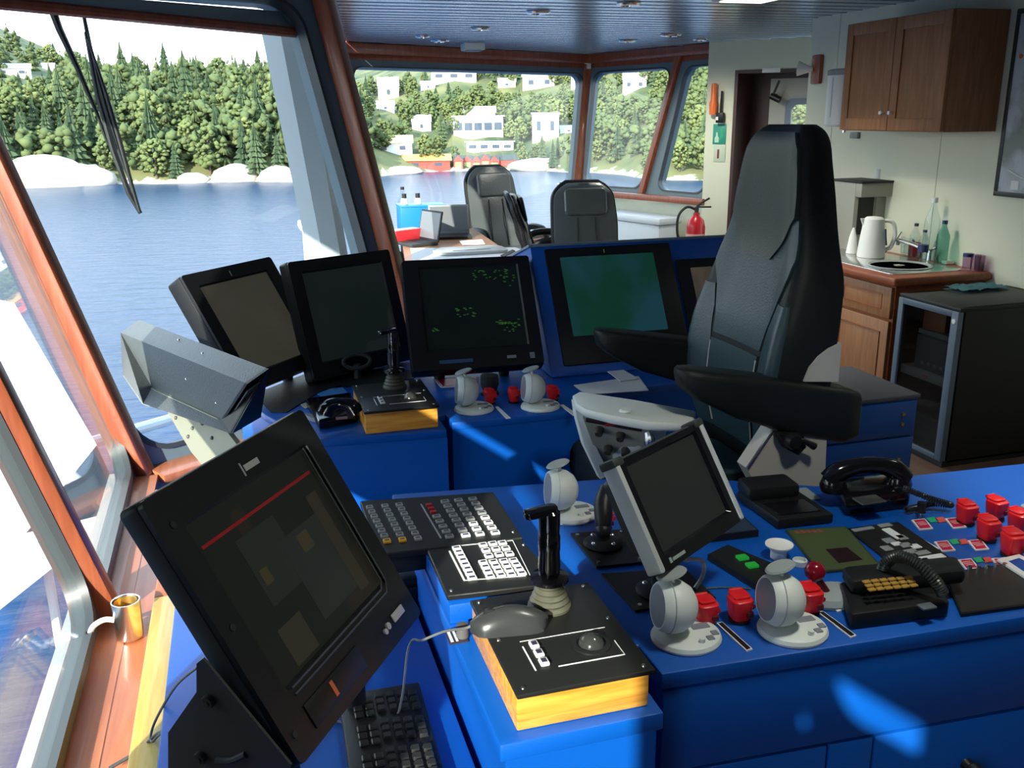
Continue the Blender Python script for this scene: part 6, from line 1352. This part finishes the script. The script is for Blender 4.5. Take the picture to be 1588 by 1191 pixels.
# ------------------------------------------------------------------ far desk with papers and laptops
dk = thing('chart_desk', 'wooden desk along the bow windows in the far corner', 'desk', (1.35, 7.0, 0))
DI = Tr(-1.35, -7.0, 0)
obj('top', B().prism([(.98, 5.75), (1.83, 5.75), (1.86, 6.6), (1.95, 7.7), (1.9, 8.35), (1.36, 8.15), (1.04, 6.1)], .705, .745, DI, .004), DESKW, dk)
for x, y in ((1.12, 5.85), (1.75, 5.85), (1.45, 8.05), (1.82, 8.15)): obj('leg', B().box(x - .03, x + .03, y - .03, y + .03, 0, .705, .004, M=DI), DKGREY, dk)
DZ = .746
plate('chart_sheet', 'large white chart sheet on the desk, nearest its front edge', 'paper', ((636, 385), (800, 384), (845, 402), (640, 404)), .002, PAPER, None, None, DZ)
p = pz(728, 391, DZ); o = thing('chart_tray', 'grey rounded tray lying on the white chart sheet', 'tray', (p.x, p.y, DZ + .003))
a, b_ = pz(668, 391, DZ), pz(790, 391, DZ); hw = (b_.x - a.x) / 2
obj('plate', B().prism(rrect(-hw, hw, -.16, .16, .10, 6), 0, .02, None, .006), mat('tray_grey', (.42, .43, .42), .4), o); obj('slot', B().box(-hw * .5, hw * .55, -.055, -.045, .019, .022), DKGREY, o)
plate('document', 'small white paper sheet on the desk behind the grey tray', 'paper', ((712, 374), (748, 372), (752, 379), (718, 380)), .004, PAPER, None, None, DZ + .003)
plate('ruler', 'dark ruler lying across the right corner of the chart sheet', 'ruler', ((776, 397), (795, 388), (799, 390), (782, 399)), .006, BLACKM, None, None, DZ + .003)
def laptop(label, x, y, rz, m, w=.33):
    p = pz(x, y, DZ); o = thing('laptop', label, 'laptop', (p.x, p.y, DZ + .001), rz)
    obj('base', B().box(-w / 2, w / 2, -.23, 0, 0, .022, .004), DKGREY, o); obj('keys', B().box(-w * .44, w * .44, -.14, -.03, .0215, .024), BLACKM, o)
    lid_ = obj('lid', B().box(-w / 2, w / 2, -.006, .006, 0, .235, .003, M=Tr(0, 0, .018) @ Rx(math.radians(-12))), m, o); obj('screen', B().box(-w * .46, w * .46, -.0075, -.006, .02, .22, M=Tr(0, 0, .018) @ Rx(math.radians(-12))), mat('laptop_screen', (.16, .17, .18), .25) if 'laptop_screen' not in bpy.data.materials else bpy.data.materials['laptop_screen'], lid_)
    return o
laptop('open grey laptop on the desk left of the leather office chair', 697, 366, math.radians(-8), MIDGREY)
laptop('dark laptop seen edge-on beside the red box', 664, 377, math.radians(-70), BLACKM, .30)
p = pz(628, 376, DZ); o = thing('red_carton', 'bright red carton tilted on the left end of the desk', 'carton', M=Matrix.Translation((p.x, p.y, DZ + .002)) @ Rz(math.radians(28)))
obj('box', B().box(-.12, .12, -.05, .05, 0, .10, .003), mat('carton_red', (.72, .03, .04), .45), o); obj('end_flap', B().box(.12, .125, -.045, .045, .01, .09), mat('carton_dark', (.25, .02, .02), .5), o); obj('lid', B().box(-.12, .12, -.05, .05, .10, .104, .001), mat('carton_lid', (.75, .45, .42), .5), o)
p = pz(623, 352, DZ); bo = thing('bottle', 'clear water bottle with navy base label on the far end of the desk', 'bottle', (p.x + .02, p.y, DZ + .001))
obj('glass_body', B().lathe([(0, 0), (.045, 0), (.045, .22), (.042, .24), (.016, .30), (.015, .33), (0, .33)], 20), BOTGL, bo); obj('label', B().lathe([(.0455, .02), (.046, .14)], 20), mat('water_navy', (.02, .03, .09), .3), bo); obj('cap', B().cyl((0, 0, .325), (0, 0, .35), .017), BLACKM, bo)
p = pz(650, 352, DZ); o = thing('blue_crate', 'blue box behind the water bottle at the end window', 'box', (p.x + .02, p.y - .14, DZ + .0)); hw = .20
sh_ = B().box(-.22, .17, -.12, .12, 0, .20, .004); obj('box', sh_, mat('crate_blue', (.01, .20, .62), .4), o); obj('lid', B().box(-.225, .175, -.125, .125, .20, .215, .002), mat('crate_lid', (.03, .25, .65), .4), o)
obj('stand', B().box(-.2, .15, -.1, .1, -DZ, 0), DKGREY, o)
for x, lab in ((627, 'small white device with dark top on the blue box, left'), (648, 'small white device with dark top on the blue box, right')):
    q = py(x, 312, o.location.y); d_ = thing('small_device', lab, 'device', (q.x, o.location.y, DZ + .217)); obj('body', B().lathe([(0, 0), (.035, 0), (.025, .05), (0, .052)], 16), WHITE, d_); obj('top', B().cyl((0, 0, .05), (0, 0, .09), .02), BLACKM, d_)
p = pz(636, 356, DZ); o = thing('white_jug', 'white plastic jug beside the water bottle', 'jug', (p.x + .05, p.y + .12, DZ + .001)); obj('body', B().lathe([(0, 0), (.07, 0), (.075, .15), (.05, .2), (0, .205)], 20), WHITE, o); obj('handle', B().tube([(.07, 0, .16), (.11, 0, .14), (.11, 0, .08), (.07, 0, .05)], .010, 8, 4), WHITE, o)
p = pz(672, 370, DZ); o = obj('desk_papers', B().box(-.10, .10, -.08, .08, 0, .04, .003), mat('papers_khaki', (.45, .48, .40), .6)); o.location = (p.x - .06, p.y + .12, DZ + .001); tag(o, 'pile of greyish papers behind the red carton', 'papers')
# ---- office chairs
def office(label, x, y, rz, top, m=LEATHERG):
    o = thing('office_chair', label, 'chair', (x, y, 0), rz, 'leather office chairs in the far corner')
    b_ = B(); rows = []
    for k in range(27):
        t = k / 26; z = .50 + (top - .50) * t; hw = (.235 + .03 * math.sin(t * 2.6)) * (1 - .10 * t) * (1 if t < .80 else max(1 - ((t - .80) / .20) ** 2.6 * .42, .4)); 
        yb_ = .16 + .16 * t; th = .11 * (1 - .35 * t) + .012 * math.sin(t * 14) - (.03 * ((t - .9) / .1) if t > .9 else 0)
        rows.append([(u, yb_ - th / 2 + (.03 * (abs(u) / hw) ** 2 if v < 0 else -.02 * (abs(u) / hw) ** 2) + (v + .5) * th, z) for u, v in [(hw * (-1 + i / 5), -.5) for i in range(11)] + [(hw * (1 - i / 5), .5) for i in range(11)]])
    obj('backrest', b_.loft(rows), m, o, 60)
    obj('backrest_rim', B().tube([(r[0][0], r[0][1] + .045, r[0][2]) for r in rows] + [(r[10][0], r[10][1] + .045, r[10][2]) for r in rows[::-1]], .022, 8), BLACK, o)
    obj('head_cushion', B().prism(rrect(-.17, .17, -.11, .10, .04, 4), -.016, .022, Tr(0, .16 + .16 * .82 - .045, .50 + (top - .5) * .80) @ Rx(math.radians(78)), .014, 3), m, o, 60)
    for s_ in (-.07, .07): obj('seam', B().tube([(s_ * (1.2 - .3 * t), .16 + .16 * t - .055 * (1 - .35 * t) - .008, .50 + (top - .5) * t) for t in (.06, .2, .35, .5, .62)], .005, 6, 3), BLACKM, o)
    obj('seat', B().prism(rrect(-.26, .26, -.27, .24, .07, 5), .42, .53, None, .035, 3), m, o, 60)
    for s_ in (-1, 1): obj('armrest', B().tube([(s_ * .27, .20, .62), (s_ * .30, .10, .70), (s_ * .30, -.12, .70), (s_ * .29, -.20, .62), (s_ * .27, -.18, .48)], [.022, .030, .030, .024, .02], 10, 4), BLACK, o)
    obj('column', B().cyl((0, 0, .10), (0, 0, .43), .03), BLACK, o)
    for k in range(5):
        a = k * 1.2566; obj('foot', B().tube([(0, 0, .12), (.28 * math.cos(a), .28 * math.sin(a), .07)], [.03, .018], 8).ball((.28 * math.cos(a), .28 * math.sin(a), .032), .030), BLACK, o)
    return o
p = py(775, 255, 8.35); office('leather office chair at the end window, lower left half of its back in sunlight', p.x - .02, 8.05, math.radians(14), 1.24)
p = py(903, 280, 6.85); office('leather office chair fully in shade, right of the sunlit one and nearer the camera', p.x, 6.6, math.radians(-6), 1.18)
p = py(848, 310, 7.6); o3 = office('black office chair seen edge-on between the two other leather chairs', p.x - .02, 7.45, math.radians(78), 1.06, BLACK)
# binocular box on the sill of the corner
q = sl('C', .9); o = thing('steel_instrument', 'small steel instrument on a post at the corner of the end window', 'instrument', (q.x - .16, q.y - .22, 0)); obj('post', B().cyl((0, 0, 0), (0, 0, .92), .02), DKGREY, o); obj('head', B().box(-.14, .14, -.05, .05, .92, .985, .01), ALU, o); obj('cap', B().cyl((-.12, 0, .985), (.1, 0, 1.005), .018), STEEL, o)
# ------------------------------------------------------------------ ceiling fittings
LIT = mat('lamp_glow', (.8, .8, .7), .4, emit=(1.0, .95, .75), es=1.4)
for i, (x, y, r, lit, lab) in enumerate(((835, 17, .065, 0, 'recessed ceiling spot in the middle of the slatted ceiling'), (745, 43, .06, 0, 'recessed ceiling spot behind the middle one, further left'), (682, 62, .07, 0, 'recessed ceiling spot near the end window, left of the square box'), (975, 4, .06, 0, 'recessed ceiling spot cut by the top edge of the picture'), (1040, 53, .075, 1, 'lit round ceiling lamp near the right-hand windows'), (974, 62, .07, 0, 'pale unlit round ceiling lamp left of the lit one'), (1088, 60, .06, 0, 'ceiling spot close to the door wall'), (655, 55, .05, 0, 'small ceiling spot far left near the bow window'))):
    p = pz(x, y, CEIL); o = thing('ceiling_spot', lab, 'ceiling light', (p.x, p.y, CEIL - .001), 0, 'recessed ceiling spots')
    obj('ring', B().lathe([(r * .72, 0), (r * 1.15, 0), (r * 1.2, -.006), (r * 1.05, -.016), (r * .75, -.018), (r * .70, -.004)], 24), STEEL if i % 2 else CHROME, o)
    obj('lens', B().lathe([(0, -.002), (r * .72, -.002), (r * .66, -.010), (0, -.012)], 24), LIT if lit else (WHITE if i == 5 else mat('lens_dark', (.03, .025, .03), .2) if 'lens_dark' not in bpy.data.materials else bpy.data.materials['lens_dark']), o)
p = pz(733, 67, CEIL); o = thing('ceiling_detector', 'small square grey box on the ceiling near the end window', 'detector', (p.x, p.y, CEIL - .001)); obj('box', B().box(-.09, .09, -.09, .09, -.06, 0, .005), LTGREY, o); obj('cover', B().box(-.07, .07, -.07, .07, -.068, -.06, .003), MIDGREY, o)
p = pz(1168, 37, CEIL); p.x, p.y = 2.75, 4.75
o = thing('ceiling_lamp', 'flat rectangular ceiling lamp in front of the cherry wall cabinet', 'ceiling light', (p.x, p.y, CEIL - .001)); obj('housing', B().box(-.16, .16, -.16, .16, -.03, 0, .008), LTGREY, o); obj('diffuser', B().box(-.13, .13, -.13, .13, -.036, -.03, .004), LIT, o)
q_ = dup(o, (2.9, 2.2, CEIL - .001), 0, 'added flat ceiling lamp above the dark equipment rack, out of view')  # added housing for the rack fill light
q_ = dup(o, (1.0, 1.0, CEIL - .001), 0, 'added flat ceiling lamp above the near blue console, out of view')  # added housing for the console fill light
q_ = thing('ceiling_spot', 'added ceiling spot above the red push buttons, out of view', 'ceiling light', (1.95, 1.45, CEIL - .001)); obj('ring', B().lathe([(.05, 0), (.08, 0), (.083, -.008), (.07, -.02), (.052, -.02)], 24), STEEL, q_)  # added fitting for the fill light on the red buttons
for key_, lab in (('D', 'small white blind bracket at the top of the dark corner post'), ('C', 'small white blind bracket above the corner between end window and side windows')):
    q = ext(*P_[key_], 2.2); d_ = (ROOMC - q); d_.z = 0; d_.normalize(); q = q + d_ * .07
    o = thing('blind_bracket', lab, 'bracket', q); obj('plate', B().box(-.02, .02, -.02, .02, -.04, .05, .004), WHITE, o); obj('roller', B().cyl((-.05, 0, .02), (.05, 0, .02), .015), STEEL, o)
